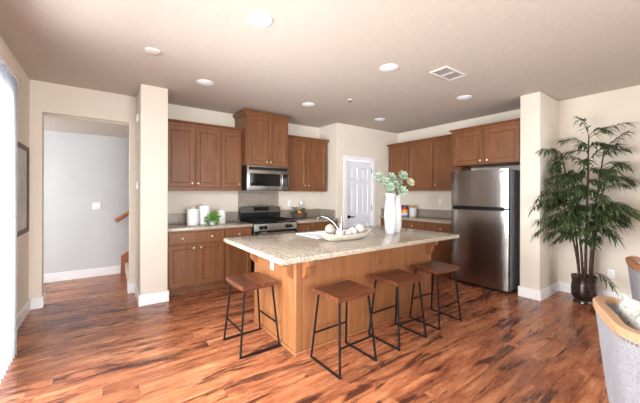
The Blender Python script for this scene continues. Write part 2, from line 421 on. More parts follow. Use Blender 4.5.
# hall
bm = new(); box(bm, (-2.6, YH, 0), (2.2, YH + .15, H)); struct('wall_hall', bm, M['hallwall'], 'pale grey far wall of the hall')
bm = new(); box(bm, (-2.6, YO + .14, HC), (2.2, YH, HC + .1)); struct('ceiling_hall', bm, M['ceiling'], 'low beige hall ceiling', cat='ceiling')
bm = new(); box(bm, (2.1, YB + .121, 0), (2.2, YH, HC)); struct('wall_hall_end', bm, M['hallwall'], 'pale wall closing the hall at the stairs')
bm = new(); box(bm, (-2.6, YO, 0), (XL - .151, YO + .14, HC)); struct('wall_hall_near', bm, M['hallwall'], 'pale wall on the near side of hall')
# baseboards
BH, BT = 0.135, 0.016
def base(name, segs, label):
    bm = new()
    for lo, hi in segs: box(bm, lo, hi, 0.004, 1)
    struct(name, bm, M['trim'], label, cat='baseboard')
base('baseboard_left', [((XL, DY1 + .06, 0), (XL + BT, YO, BH))], 'white baseboard under the picture frame')
base('baseboard_opening', [((XL + BT, YO - BT, 0), (OX0 + BT, YO, BH)), ((OX0, YO, 0), (OX0 + BT, YO + .14 + BT, BH)),
                           ((OX1 - BT, YO - BT, 0), (0.361 - BT, YO, BH)), ((OX1 - BT, YO, 0), (OX1, YO + .14 + BT, BH))], 'white baseboards at the hall opening')
base('baseboard_hall', [((-2.6, YH - BT, 0), (0.235, YH, BH))], 'white baseboard on the hall wall')
base('baseboard_stub_left', [((0.361 - BT, 4.228 - BT, 0), (0.663 + BT, 4.228, BH)), ((0.361 - BT, 4.228, 0), (0.361, YO, BH)), ((0.663, 4.228, 0), (0.663 + BT, 4.3, BH))], 'white baseboard on the left wall end')
base('baseboard_stub_right', [((4.572 - BT, 1.455 - BT, 0), (4.572, 1.685 + BT, BH)), ((4.572, 1.455 - BT, 0), (XR - BT, 1.455, BH)), ((4.572, 1.685, 0), (4.7, 1.685 + BT, BH))], 'white baseboard on the right wall end')
base('baseboard_right', [((XR - BT, YR, 0), (XR, 1.455, BH))], 'white baseboard behind the potted palm')
base('baseboard_pantry', [((PX - BT, PY - BT, 0), (DX0 - .09, PY, BH)), ((DX1 + .09, PY - BT, 0), (4.66, PY, BH))], 'white baseboard beside the pantry door')

# pantry door
CW = 0.085
bm = new()
box(bm, (DX0 - CW, PY - .018, 0), (DX0, PY, DTOP + CW), .004, 1); box(bm, (DX1, PY - .018, 0), (DX1 + CW, PY, DTOP + CW), .004, 1); box(bm, (DX0, PY - .018, DTOP), (DX1, PY, DTOP + CW), .004, 1)
struct('trim_1', bm, M['trim'], 'white casing around the pantry door', cat='trim')
door = bpy.data.objects.new('door_2', None); COL.objects.link(door); door['kind'] = 'structure'; door['category'] = 'door'
door['label'] = 'white six panel pantry door with dark lever'
bm = new(); yd = PY + .012; t = .035
w = DX1 - DX0; st = .105; mid = .10; pw = (w - 2 * st - mid) / 2
rows = [(0.02, 0.22), (0.80, 0.96), (1.56, 1.66), (DTOP - .14, DTOP - .004)]      # rails (z0,z1)
box(bm, (DX0 + .003, yd, .012), (DX0 + st, yd + t, DTOP - .003)); box(bm, (DX1 - st, yd, .012), (DX1 - .003, yd + t, DTOP - .003))
xm = DX0 + st + pw
for z0, z1 in rows: box(bm, (DX0 + st, yd, z0), (DX1 - st, yd + t, z1))
for (a, b), (c, d) in zip(rows, rows[1:]):
    box(bm, (xm, yd, b), (xm + mid, yd + t, c))
    for x0 in (DX0 + st, xm + mid):
        rect_loft(bm, x0, x0 + pw, b, c, [(0, 0), (.014, .013), (.026, .013), (.05, .003)], yd)
part('door_leaf', bm, M['door'], door, False)
bm = new(); hx, hz = DX0 + .06, 0.93
cyl(bm, (hx, yd, hz), (hx, yd - .02, hz), .032, 18); cyl(bm, (hx, yd - .02, hz), (hx, yd - .05, hz), .011)
tube(bm, [(hx - .01, yd - .05, hz), (hx + .05, yd - .055, hz + .002), (hx + .12, yd - .05, hz - .004)], [.011, .010, .007], 10)
part('door_handle', bm, M['iron'], door, label='dark lever handle')
for hzz in (0.25, 1.1, 1.85):
    bm = new(); cyl(bm, (DX1 - .002, yd - .006, hzz - .045), (DX1 - .002, yd - .006, hzz + .045), .007, 10); part('hinge', bm, M['iron'], door)

# stairs in the hall
stair = thing('staircase', 'carpeted stair with stained wood skirt seen through hall opening', 'staircase', (0.26, 5.6, 0), world=True)
stair['kind'] = 'structure'
for i in range(5):
    bm = new(); x0 = 0.30 + i * .25; box(bm, (x0, 5.02, 0.0), (x0 + .262, 6.125, .18 * (i + 1)), .012, 2); part('step', bm, M['carpet'], stair)
bm = new(); prism(bm, [(0.243, 0), (0.243, .30), (1.55, 1.24), (1.55, 0.9), (.5, 0)], 6.13, 6.158, 'y'); part('skirt_board', bm, M['stairwood'], stair, False)
rail = thing('handrail', 'brown wooden handrail on the hall wall above the stair', 'handrail', (0.156, 6.09, .89), world=True)
bm = new(); tube(bm, [(.16, 6.085, .905), (1.5, 6.085, 1.86)], .034, 12); part('rail', bm, M['stairwood'], rail)
for x in (.4, 1.2):
    z = .905 + (x - .16) * .7127
    bm = new(); tube(bm, [(x, 6.085, z - .03), (x, 6.11, z - .07), (x, 6.158, z - .07)], .009, 8); part('bracket', bm, M['nickel'], rail)

# ------------------------------------------------------------------ wall fittings
def plate(loc, rotz, label, kind='outlet', group=None):
    """electrical plate facing local -y"""
    o = thing(kind, label, 'light switch' if kind == 'light_switch' else 'outlet', loc, rotz, group)
    ww = .115 if kind == 'light_switch' else .07
    bm = new(); box(bm, (-ww / 2, -.008, -.057), (ww / 2, -.0005, .057), .003, 2); part('cover_plate', bm, M['plastic'], o)
    if kind == 'light_switch':
        for x in (-.023, .023):
            bm = new(); box(bm, (x - .014, -.013, -.033), (x + .014, -.008, .033), .002, 1); part('rocker', bm, M['plastic'], o)
    else:
        for z in (-.024, .024):
            bm = new(); box(bm, (-.017, -.011, z - .016), (.017, -.008, z + .016), .004, 2); f = part('socket', bm, M['plastic'], o)
            bm = new()
            for x in (-.007, .007): box(bm, (x - .0015, -.0118, z - .006), (x + .0015, -.0108, z + .006))
            part('slot', bm, M['slot'], f)
    return o
plate((-.09, YH, 1.164), 0, 'white double light switch on the grey hall wall', 'light_switch')
plate((XR, .906, .36), -PI / 2, 'white wall outlet low between palm pot and chairs')
plate((XR, 3.31, 1.235), -PI / 2, 'white wall outlet above the counter left of the refrigerator')
plate((2.86, YB, 1.20), 0, 'white wall outlet behind the basket right of the range')
for z, lb in ((2.342, 'small white sensor box high on the left wall end'), (1.475, 'small white sensor box at mid height on the left wall end')):
    o = thing('door_sensor', lb, 'sensor', (.361, 4.49, z))
    bm = new(); box(bm, (-.026, -.035, -.047), (-.001, .035, .047), .004, 2); part('housing', bm, M['plastic'], o)
    bm = new(); box(bm, (-.029, -.02, -.02), (-.025, .02, .01), .001, 1); part('cover', bm, M['plastic'], o)
pf = thing('picture_frame', 'dark framed picture on the left wall by the blinds', 'picture', (XL, 4.25, .945), world=True)
bm = new()
y0, y1, z0, z1, ft = 3.81, 4.655, .945, 1.885, .045
for a in ((y0, z0, y1, z0 + ft), (y0, z1 - ft, y1, z1), (y0, z0 + ft, y0 + ft, z1 - ft), (y1 - ft, z0 + ft, y1, z1 - ft)):
    box(bm, (XL + .001, a[0], a[1]), (XL + .03, a[2], a[3]), .003, 1)
part('frame', bm, M['frame'], pf)
bm = new(); box(bm, (XL + .001, y0 + ft, z0 + ft), (XL + .014, y1 - ft, z1 - ft)); part('print', bm, M['art'], pf, False)
# vertical blinds drawn to the far end
vb = thing('vertical_blind', 'white vertical blind stacked at the end of the sliding door', 'blind', (XL + .08, 3.2, 0), world=True)
bm = new(); box(bm, (XL + .001, .6, DZ + .06), (XL + .135, 3.62, DZ + .155), .004, 1); part('valance', bm, M['valance'], vb)
bm = new(); box(bm, (XL + .06, .65, DZ + .035), (XL + .12, 3.57, DZ + .06)); part('head_rail', bm, M['trim'], vb)
for i in range(9):
    y = 2.99 + i * .0675; a = math.radians(52)
    bm = new(); dx, dy = math.cos(a) * .044, math.sin(a) * .044; rr = []
    for zz in (.025, DZ + .04):
        rr.append([(XL + .098 + k * dx + (1 - k * k) * .006 * math.sin(a) + s * .0008, y - k * dy * .9 + (1 - k * k) * .006 * math.cos(a), zz) for k, s in ((-1, 1), (-.5, 1), (0, 1), (.5, 1), (1, 1), (1, -1), (.5, -1), (0, -1), (-.5, -1), (-1, -1))])
    loft(bm, rr); part('vane', bm, M['blind'], vb)

# ------------------------------------------------------------------ ceiling fittings
def downlight(x, y, label, first=None):
    if first: return dup(first, (x, y, H), label=label)
    o = thing('recessed_light', label, 'ceiling light', (x, y, H), group='recessed ceiling lights')
    bm = new(); lathe(bm, [(.072, -.0005), (.098, -.0005), (.098, -.006), (.088, -.012), (.072, -.012)], seg=32, cap0=False, cap1=False)
    bm2 = bm; part('trim_ring', bm2, M['trim'], o)
    bm = new(); lathe(bm, [(.071, -.001), (.071, -.010), (.05, -.016), (.02, -.0185), (0, -.019)], seg=32); part('lens', bm, M['lamp'], o)
    return o
m, nt, p = new_mat('frosted lamp lens'); p.inputs['Base Color'].default_value = lin((236, 236, 238)); p.inputs['Emission Color'].default_value = (1, .97, .95, 1); p.inputs['Emission Strength'].default_value = 0.05; M['lamp'] = m  # lamp is off, faint glow put in so the lens looks white
dl = downlight(.964, 2.13, 'round recessed ceiling light nearest the viewer, largest in the photo')
for x, y, lb in ((2.44, 2.13, 'round recessed ceiling light just left of the ceiling vent'), (4.03, 2.17, 'round recessed ceiling light right of the vent, near the refrigerator cabinets'),
                 (.985, 3.72, 'round recessed ceiling light in front of the left upper cabinets'), (2.48, 3.72, 'small round recessed ceiling light above right of the tall cabinet'),
                 (4.0, 3.70, 'round recessed ceiling light over the pantry door')): downlight(x, y, lb, dl)
o = thing('ceiling_vent', 'square white slatted air vent in the kitchen ceiling', 'vent', (3.07, 1.84, H), world=True)
vx0, vx1, vy0, vy1 = 2.88, 3.27, 1.735, 1.945
bm = new()
for a in ((vx0, vy0, vx1, vy0 + .025), (vx0, vy1 - .025, vx1, vy1), (vx0, vy0 + .025, vx0 + .025, vy1 - .025), (vx1 - .025, vy0 + .025, vx1, vy1 - .025), (3.06, vy0 + .025, 3.085, vy1 - .025)):
    box(bm, (a[0], a[1], H - .014), (a[2], a[3], H - .0005), .002, 1)
part('frame', bm, M['ventm'], o)
bm = new(); box(bm, (vx0 + .02, vy0 + .02, H - .003), (vx1 - .02, vy1 - .02, H - .0006)); part('backing', bm, M['ventback'], o, False)
for k in range(2):
    bm = new(); xa = (2.905, 3.085)[k]; xb = (3.06, 3.245)[k]
    for i in range(9):
        y = vy0 + .032 + i * .0173; prism(bm, [(y, H - .012), (y + .015, H - .005), (y + .0155, H - .0065), (y + .0005, H - .0135)], xa, xb, 'x')
    part('louvre', bm, M['ventm'], o, False)
o = thing('smoke_detector', 'flat white round detector on the ceiling left of the lights', 'detector', (.371, 3.19, H))
bm = new(); lathe(bm, [(.062, -.0005), (.062, -.012), (.054, -.02), (.02, -.024), (0, -.024)]); part('housing', bm, M['ceiling'], o)
bm = new(); lathe(bm, [(.066, -.0005), (.07, -.0005), (.07, -.01), (.066, -.01)], cap0=False, cap1=False); part('rim', bm, M['trim'], o)
o = thing('fire_sprinkler', 'tiny white fire sprinkler in the ceiling before the pantry door', 'sprinkler', (2.82, 3.17, H))
bm = new(); lathe(bm, [(.035, -.0005), (.035, -.005), (.02, -.01), (.012, -.012)]); part('escutcheon', bm, M['trim'], o)
bm = new(); lathe(bm, [(.008, -.01), (.008, -.03), (.018, -.032), (.018, -.035)]); part('deflector', bm, M['chrome'], o)

# ------------------------------------------------------------------ cabinets (local: front face at y=0 facing -y, depth towards +y)
def panel_door(x0, x1, z0, z1):
    bm = new(); rect_loft(bm, x0, x1, z0, z1, [(0, 0.0), (.003, -.002), (.054, -.002), (.060, .001), (.066, .009)], -.018, back=-.001)
    return bm
def knob_bm(x, z, y=-.02):
    bm = new(); cyl(bm, (x, y, z), (x, y - .014, z), .005, 8); tube(bm, [(x, y - .012, z), (x, y - .017, z), (x, y - .025, z), (x, y - .028, z)], [.008, .015, .0145, .008], 14); return bm
def knob(parent, x, z): return part('knob', knob_bm(x, z), M['nickel'], parent, label='satin nickel knob')
def crown(root, w, d, z, left=True, right=True, left_d=None):
    bm = new(); rings = []
    for o, dz in ((0.001, 0), (.008, .006), (.012, .022), (.034, .044), (.042, .048), (.042, .062)):
        a = -o if left else 0; b = w + (o if right else 0)
        rings.append([(a, -o, z + dz), (b, -o, z + dz), (b, d, z + dz), (a, d, z + dz)])
    loft(bm, rings); part('crown', bm, M['cab'], root, False)
def upper(label, loc, rotz, w, d, z0, z1, doors, knobs, rail=True, cl=True, cr=True, name='wall_cabinet', group='upper wall cabinets', zrail=.045, ctop=.062):
    """z0..z1 overall (light rail to crown top); doors = list of (x0,x1); knobs = list of 'l'/'r'"""
    o = thing(name, label, 'cabinet', loc, rotz, group)
    zb = z0 + (zrail if rail else 0); zt = z1 - ctop
    bm = new(); box(bm, (0, 0, zb), (w, d, zt)); part('body', bm, M['cab'], o, False)
    for (x0, x1), k in zip(doors, knobs):
        dr = part('door', panel_door(x0, x1, zb + .012, zt - .018), M['cab'], o, False)
        if k: knob(dr, x1 - .03 if k == 'r' else x0 + .03, zb + .06)
    crown(o, w, d, zt, cl, cr)
    if rail:
        bm = new(); box(bm, (0, -.004, z0), (w, .016, zb), .003, 1)
        part('light_rail', bm, M['cab'], o, False)
    return o
YU = 4.60; DU = YB - YU - .001
upper('two-door cherry wall cabinet next to the left wall end', (.664, YU, 0), 0, .786, DU, 1.418, 2.41, [(.04, .405), (.425, .776)], ['r', 'l'], cl=False, cr=False)
upper('single-door cherry wall cabinet just left of the microwave', (1.4505, YU, 0), 0, .338, DU, 1.418, 2.41, [(.012, .318)], ['r'], cl=False, cr=False)
upper('tall raised cherry cabinet above the microwave', (1.79, 4.44, 0), 0, .755, YB - 4.44 - .001, 1.828, 2.685, [(.03, .373), (.382, .725)], ['r', 'l'], rail=False)
upper('two-door cherry wall cabinet right of the microwave', (2.5455, YU, 0), 0, .945, DU, 1.418, 2.41, [(.03, .465), (.478, .915)], ['r', 'l'], cl=False, cr=True)
XU = 4.95; DUR = XR - XU - .001
upper('two-door cherry wall cabinet in the corner beside the pantry', (XU, 4.31, 0), -PI / 2, 1.07, DUR, 1.44, 2.425, [(.03, .51), (.53, 1.05)], ['r', 'l'], cl=True, cr=False)
upper('single-door cherry wall cabinet between corner cabinet and refrigerator', (XU, 3.2395, 0), -PI / 2, .527, DUR, 1.44, 2.425, [(.02, .50)], ['l'], cl=False, cr=False)
upper('deep two-door cherry cabinet over the refrigerator', (4.68, 2.712, 0), -PI / 2, 1.025, XR - 4.68 - .001, 1.835, 2.432, [(.03, .49), (.53, .99)], ['r', 'l'], rail=False, cl=True, cr=False)

def basecab(label, loc, rotz, w, d, cols, toe=.075, end_r=False):
    o = thing('base_cabinet', label, 'cabinet', loc, rotz, 'base cabinets')
    bm = new(); box(bm, (0, 0, .105), (w, d, .872)); part('body', bm, M['cab'], o, False)
    bm = new(); box(bm, (0.001, toe, 0), (w - .001, toe + .018, .105)); part('toe_kick', bm, M['cab'], o, False)
    for x0, x1, k in cols:
        bm = new(); rect_loft(bm, x0, x1, .70, .848, [(0, 0), (.004, -.003), (.022, -.003)], -.016, back=-.001)
        dr = part('drawer', bm, M['cab'], o, False); knob(dr, (x0 + x1) / 2, .774)
        dd = part('door', panel_door(x0, x1, .128, .682), M['cab'], o, False); knob(dd, x1 - .03 if k == 'r' else x0 + .03, .635)
    return o
YC = 4.33; DC = YB - YC - .001
basecab('two-door cherry base cabinet under the white canisters', (.664, YC, 0), 0, .77, DC, [(.02, .362, 'r'), (.398, .755, 'l')])
basecab('single-door cherry base cabinet left of the range', (1.4345, YC, 0), 0, .412, DC, [(.015, .392, 'r')])
basecab('two-door cherry base cabinet right of the range', (2.622, YC, 0), 0, .926, DC, [(.02, .45, 'r'), (.48, .90, 'l')])
XC = 4.74; DCR = XR - XC - .001
basecab('two-drawer cherry base cabinet in the corner by the pantry', (XC, 4.348, 0), -PI / 2, 1.08, DCR, [(.03, .53, 'r'), (.56, 1.06, 'l')])
basecab('single-drawer cherry base cabinet next to the refrigerator', (XC, 3.2675, 0), -PI / 2, .64, DCR, [(.03, .61, 'l')])

# countertops with their back splash
def counter(label, name, slabs, splashes):
    o = thing(name, label, 'countertop', (slabs[0][0][0], slabs[0][0][1], .873), world=True)
    bm = new()
    for lo, hi in slabs: box(bm, lo, hi, .004, 2)
    part('slab', bm, M['granite'], o)
    bm = new()
    for lo, hi in splashes: box(bm, lo, hi, .003, 1)
    part('backsplash', bm, M['splash'], o, False)
counter('beige granite counter left of the range with low splash', 'countertop', [((.664, 4.295, .873), (1.847, YB - .001, .914))], [((.664, YB - .022, .9145), (1.847, YB - .001, 1.072))])
counter('beige granite counter right of the range with low splash', 'countertop', [((2.618, 4.295, .873), (PX - .001, YB - .001, .914))], [((2.618, YB - .022, .9145), (PX - .001, YB - .001, 1.072)), ((PX - .022, 4.4, .9145), (PX - .001, YB - .023, 1.072))])
counter('beige granite counter between pantry and refrigerator', 'countertop', [((4.70, 2.63, .873), (XR - .001, PY - .001, .914))], [((XR - .022, 2.63, .9145), (XR - .001, PY - .001, 1.072)), ((4.74, PY - .022, .9145), (XR - .023, PY - .001, 1.072))])
bm = new(); box(bm, (1.85, YB - .014, .92), (2.615, YB - .001, 1.416)); solo('range_splash', bm, M['splash'], 'taupe granite panel on the wall between range and microwave', 'backsplash', smooth=False)

# ------------------------------------------------------------------ microwave
mw = thing('microwave', 'stainless over-range microwave under the tall cabinet', 'microwave', (2.167, 4.68, 1.42), world=True)
a0, a1, f = 1.795, 2.54, 4.43
bm = new(); box(bm, (a0, f, 1.424), (a1, YB - .016, 1.824)); part('body', bm, M['black'], mw, False)
bm = new(); box(bm, (a0, f - .03, 1.424), (a1, f - .0005, 1.824), .006, 2); part('face', bm, M['steelx'], mw)
bm = new(); box(bm, (a0 + .03, f - .034, 1.752), (a1 - .03, f - .0305, 1.797), .001, 1); part('vent_grille', bm, M['black'], mw)
dr = new(); box(dr, (a0 + .045, f - .035, 1.498), (a0 + .575, f - .0305, 1.70), .002, 1); dp = part('door_window', dr, M['gloss'], mw)
bm = new(); box(bm, (a0 + .625, f - .035, 1.50), (a1 - .028, f - .0305, 1.70), .002, 1); cp = part('control_panel', bm, M['gloss'], mw)
bm = new()
for i in range(3):
    for j in range(5): box(bm, (a0 + .638 + i * .023, f - .0365, 1.515 + j * .025), (a0 + .654 + i * .023, f - .0352, 1.529 + j * .025))
part('button', bm, M['greyside'], cp, False)
bm = new(); box(bm, (a0 + .638, f - .0365, 1.655), (a1 - .04, f - .0352, 1.685)); part('display', bm, M['black'], cp, False)
bm = new(); tube(bm, [(a0 + .60, f - .031, 1.475), (a0 + .60, f - .062, 1.50), (a0 + .60, f - .07, 1.60), (a0 + .60, f - .062, 1.70), (a0 + .60, f - .031, 1.725)], .011, 10); part('handle', bm, M['steelx'], mw)

# ------------------------------------------------------------------ gas range
rg = thing('gas_range', 'black and stainless gas range below the microwave', 'range', (2.233, 4.6, 0), world=True)
r0, r1, rf = 1.852, 2.613, 4.30
bm = new(); box(bm, (r0, rf, .06), (r1, 4.86, .905), .003, 1); part('body', bm, M['enamel'], rg)
bm = new(); box(bm, (r0 + .02, rf + .05, 0), (r1 - .02, 4.84, .06)); part('plinth', bm, M['black'], rg, False)
bm = new(); box(bm, (r0, rf - .035, .905), (r1, 4.86, .922), .005, 2); part('cooktop', bm, M['enamel'], rg)
bm = new(); prism(bm, [(rf - .002, .80), (rf - .045, .80), (rf - .036, .904), (rf - .002, .904)], r0, r1, 'x'); part('control_panel', bm, M['steelx'], rg, False)
for x in (r0 + .115, r0 + .185, r1 - .185, r1 - .115, ):
    bm = new(); tube(bm, [(x, rf - .040, .852), (x, rf - .052, .852), (x, rf - .054, .852), (x, rf - .078, .852)], [.030, .030, .024, .022], 18); kb = part('burner_knob', bm, M['black'], rg)
    bm = new(); box(bm, (x - .003, rf - .081, .845), (x + .003, rf - .0775, .875)); part('pointer', bm, M['steelx'], kb, False)
bm = new(); box(bm, (r0 + .005, rf - .035, .22), (r1 - .005, rf - .001, .79), .005, 2); od = part('oven_door', bm, M['gloss'], rg)
bm = new(); cyl(bm, (r0 + .06, rf - .075, .755), (r1 - .06, rf - .075, .755), .013)
for x in (r0 + .08, r1 - .08): cyl(bm, (x, rf - .035, .755), (x, rf - .075, .755), .009)
part('oven_handle', bm, M['steelx'], od)
bm = new(); box(bm, (r0 + .005, rf - .03, .07), (r1 - .005, rf - .001, .21), .005, 2); part('storage_drawer', bm, M['steelx'], rg)
# back guard, arched across the top
bm = new(); ol = []
for i in range(13):
    t_ = i / 12; ol.append((r0 + .001 + t_ * (r1 - r0 - .002), 1.135 + .038 * math.sin(PI * t_) ** 0.6))
ol = [(r0 + .001, .923)] + ol + [(r1 - .001, .923)]
prism(bm, ol, 4.845, 4.912, 'y'); part('back_guard', bm, M['enamel'], rg, False)
bm = new(); ol2 = [(r0 + .004, 1.05)] + [(p[0] * .99 + 2.233 * .01, p[1]) for p in ol[1:-1]] + [(r1 - .004, 1.05)]
prism(bm, ol2, 4.828, 4.845, 'y'); bf = part('guard_face', bm, M['steel_dark_reflect'], rg, False, label='stainless upper band of the back guard')
bm = new(); box(bm, (2.09, 4.824, 1.075), (2.38, 4.829, 1.145), .002, 1); part('clock_display', bm, M['gloss'], bf)
for cx, cy in ((2.03, 4.43), (2.44, 4.43), (2.03, 4.70), (2.44, 4.70), (2.233, 4.565)):
    bm = new(); lathe(bm, [(.055, .0), (.055, .008), (.038, .010), (.036, .020), (.0, .021)], (cx, cy, .922), 20); part('burner', bm, M['iron'], rg)
for x0, x1 in ((r0 + .035, 2.215), (2.25, r1 - .035)):
    bm = new(); z = .952; q = .006
    for y in (4.31, 4.565, 4.80): box(bm, (x0, y - q, z - q), (x1, y + q, z + q))
    for x in (x0 + q, (x0 + x1) / 2, x1 - q): box(bm, (x - q, 4.31, z - q), (x + q, 4.80, z + q))
    for x in (x0 + q, x1 - q):
        for y in (4.31, 4.80): box(bm, (x - q, y - q, .9225), (x + q, y + q, z))
    for cy in (4.43, 4.70):
        box(bm, (x0, cy - q, z - q), (x1, cy + q, z + q))
    part('grate', bm, M['iron'], rg, False)

# ------------------------------------------------------------------ refrigerator (faces -x)
fr = thing('refrigerator', 'stainless top-freezer refrigerator beside the right wall end', 'refrigerator', (4.88, 2.185, 0), world=True)
fx, g0, g1 = 4.455, 1.785, 2.612
bm = new(); box(bm, (fx + .075, g0 + .004, .03), (5.25, g1 - .004, 1.722), .006, 2); part('body', bm, M['greyside'], fr)
bm = new(); box(bm, (fx + .09, g0 + .02, 0), (5.2, g1 - .02, .03)); part('base_grille', bm, M['black'], fr, False)
def bowed(z0, z1):
    bm = new(); n = 14; rings = []
    for i in range(n + 1):
        t_ = i / n; y = g0 + (g1 - g0) * t_; e = abs(2 * t_ - 1)
        x = fx + .008 * e ** 2 + (.008 * max(0, (e - .93) / .07) ** 2)
        rings.append([(x, y, z0), (fx + .068, y, z0), (fx + .068, y, z1), (x, y, z1)])
    loft(bm, rings); bmesh.ops.bevel(bm, geom=[e for e in bm.edges if abs(e.verts[0].co.z - e.verts[1].co.z) < 1e-6 and max(v.co.x for v in e.verts) < fx + .03 and len(e.link_faces) == 2 and abs(e.verts[0].co.y - e.verts[1].co.y) > 1e-4], offset=.005, segments=2, affect='EDGES'); return bm
fd = part('freezer_door', bowed(1.185, 1.734), M['steel'], fr); dd = part('fridge_door', bowed(.045, 1.16), M['steel'], fr)
bm = new(); box(bm, (fx + .03, g0 + .006, 1.14), (fx + .08, g1 - .006, 1.20)); part('gasket', bm, M['black'], fr, False)
for par, z in ((fd, 1.186), (dd, 1.148)):
    bm = new(); box(bm, (fx - .004, g0 + .05, z - .004), (fx + .02, g1 - .05, z + .014), .004, 2); part('handle', bm, M['black'], par, label='black pocket handle strip')
bm = new(); box(bm, (fx + .0, g0 + .05, 1.685), (fx + .008, g0 + .095, 1.70), .001, 1); part('badge', bm, M['chrome'], fd)
for y in (g0 + .05, g1 - .05):
    bm = new(); box(bm, (fx + .03, y - .03, 1.7345), (fx + .12, y + .03, 1.748), .004, 1); part('hinge_cover', bm, M['greyside'], fr)

# ------------------------------------------------------------------ island
IX0, IX1, IY0, IY1 = 1.325, 3.262, 2.168, 3.03
isl = thing('kitchen_island', 'maple kitchen island with corbels under the big granite top', 'kitchen island', ((IX0 + IX1) / 2, 2.6, 0), world=True)
SX0, SX1, SY0, SY1 = 1.81, 2.46, 2.52, 2.94      # sink cut-out
bm = new()
tk = .02
box(bm, (IX0, IY0, 0), (IX1, IY0 + tk, .872)); box(bm, (IX0, IY0 + tk, 0), (IX0 + tk, IY1, .872)); box(bm, (IX1 - tk, IY0 + tk, 0), (IX1, IY1, .872)); box(bm, (IX0 + tk, IY1 - tk, .10), (IX1 - tk, IY1, .872))
part('body', bm, M['isl'], isl, False)
bm = new(); box(bm, (IX0 + tk, IY1 - .1, 0), (IX1 - tk, IY1 - .08, .10)); part('toe_kick', bm, M['isl'], isl, False)
bm = new()      # quarter round shoe along the floor
box(bm, (IX0 - .014, IY0 - .014, 0), (IX1 + .014, IY0 - .0005, .03), .006, 2); box(bm, (IX0 - .014, IY0, 0), (IX0 - .0005, IY1, .03), .006, 2); box(bm, (IX1 + .0005, IY0, 0), (IX1 + .014, IY1, .03), .006, 2)
part('shoe_moulding', bm, M['isl'], isl)
bm = new(); box(bm, (IX0 - .006, IY0 - .006, .03), (IX0 + .045, IY0 + .0, .871), .002, 1); box(bm, (IX0 - .006, IY0, .03), (IX0 - .0, IY0 + .045, .871), .002, 1); part('corner_trim', bm, M['isl'], isl)
for i in range(4):
    x0 = IX0 + .03 + i * .475
    bm = new(); bm2 = panel_door(-x0 - .455, -x0, .128, .86); bm.free(); bm = bm2
    bmesh.ops.rotate(bm, verts=bm.verts, cent=(0, 0, 0), matrix=Matrix.Rotation(PI, 3, 'Z')); bmesh.ops.translate(bm, verts=bm.verts, vec=(0, IY1, 0))
    part('door', bm, M['isl'], isl, False)
def corbel_outline(d=.125, h=.225):
    pts = [(0, 0), (0, -h), (.018, -h)]
    for i in range(9):
        a = PI / 2 * i / 8; pts.append((.018 + .062 * math.sin(a) * 0.75 + 0.0, -h + .012 + .085 * (1 - math.cos(a))))
    pts += [(.078, -h + .115)]
    for i in range(1, 6):
        a = PI / 2 * i / 5; pts.append((.078 + (d - .078) * math.sin(a), -h + .115 + .03 * (1 - math.cos(a))))
    pts += [(d, -.0)]
    return pts
def corbel(x, y, dirn):
    bm = new(); o = corbel_outline()
    if dirn == '-y': prism(bm, [(y - p, .871 + q) for p, q in o], x - .024, x + .024, 'x')
    else: prism(bm, [(x - p, .871 + q) for p, q in o], y - .024, y + .024, 'y')
    bmesh.ops.recalc_face_normals(bm, faces=bm.faces)
    part('corbel', bm, M['isl'], isl, False)
for x in (IX0 + .075, 2.30, IX1 - .07): corbel(x, IY0 - .001, '-y')
for y in (IY0 + .075, IY1 - .05): corbel(IX0 - .001, y, '-x')
# island worktop
tp = thing('island_countertop', 'big beige speckled granite worktop on the island', 'countertop', (2.17, 2.47, .873), world=True)
TX0, TX1, TY0, TY1 = 1.009, 3.326, 1.842, 3.096
bm = new()
outer = [(TX0, TY0), (TX1, TY0), (TX1, TY1), (TX0, TY1)]; inner = [(SX0, SY0), (SX1, SY0), (SX1, SY1), (SX0, SY1)]
vv = {}
for z in (.8735, .914):
    for i in range(4): vv['o', i, z] = bm.verts.new((*outer[i], z)); vv['i', i, z] = bm.verts.new((*inner[i], z))
for i in range(4):
    j = (i + 1) % 4; a, b = .8735, .914
    bm.faces.new((vv['o', i, b], vv['o', j, b], vv['i', j, b], vv['i', i, b])); bm.faces.new((vv['o', j, a], vv['o', i, a], vv['i', i, a], vv['i', j, a]))
    bm.faces.new((vv['o', i, a], vv['o', j, a], vv['o', j, b], vv['o', i, b])); bm.faces.new((vv['i', j, a], vv['i', i, a], vv['i', i, b], vv['i', j, b]))
es = [e for e in bm.edges if all(abs(v.co.x - TX0) < 1e-6 or abs(v.co.x - TX1) < 1e-6 or abs(v.co.y - TY0) < 1e-6 or abs(v.co.y - TY1) < 1e-6 for v in e.verts)]
bmesh.ops.bevel(bm, geom=es, offset=.006, segments=3, profile=.5, affect='EDGES')
part('slab', bm, M['granite'], tp)
# sink
sk = thing('kitchen_sink', 'white porcelain sink set into the island worktop', 'sink', ((SX0 + SX1) / 2, (SY0 + SY1) / 2, .70), world=True)
bm = new(); e = .002
def rr(i, z): return [(SX0 + i, SY0 + i, z), (SX1 - i, SY0 + i, z), (SX1 - i, SY1 - i, z), (SX0 + i, SY1 - i, z)]
loft(bm, [rr(.003, .70), rr(.003, .908), rr(-.012, .9145), rr(-.012, .921), rr(.012, .921), rr(.022, .905), rr(.035, .74), rr(.06, .715)])
part('basin', bm, M['porcelain'], sk, False)
bm = new(); lathe(bm, [(.045, .7155), (.045, .719), (.03, .7195), (.0, .717)], ((SX0 + SX1) / 2, (SY0 + SY1) / 2, 0), 20); part('drain', bm, M['chrome'], sk)
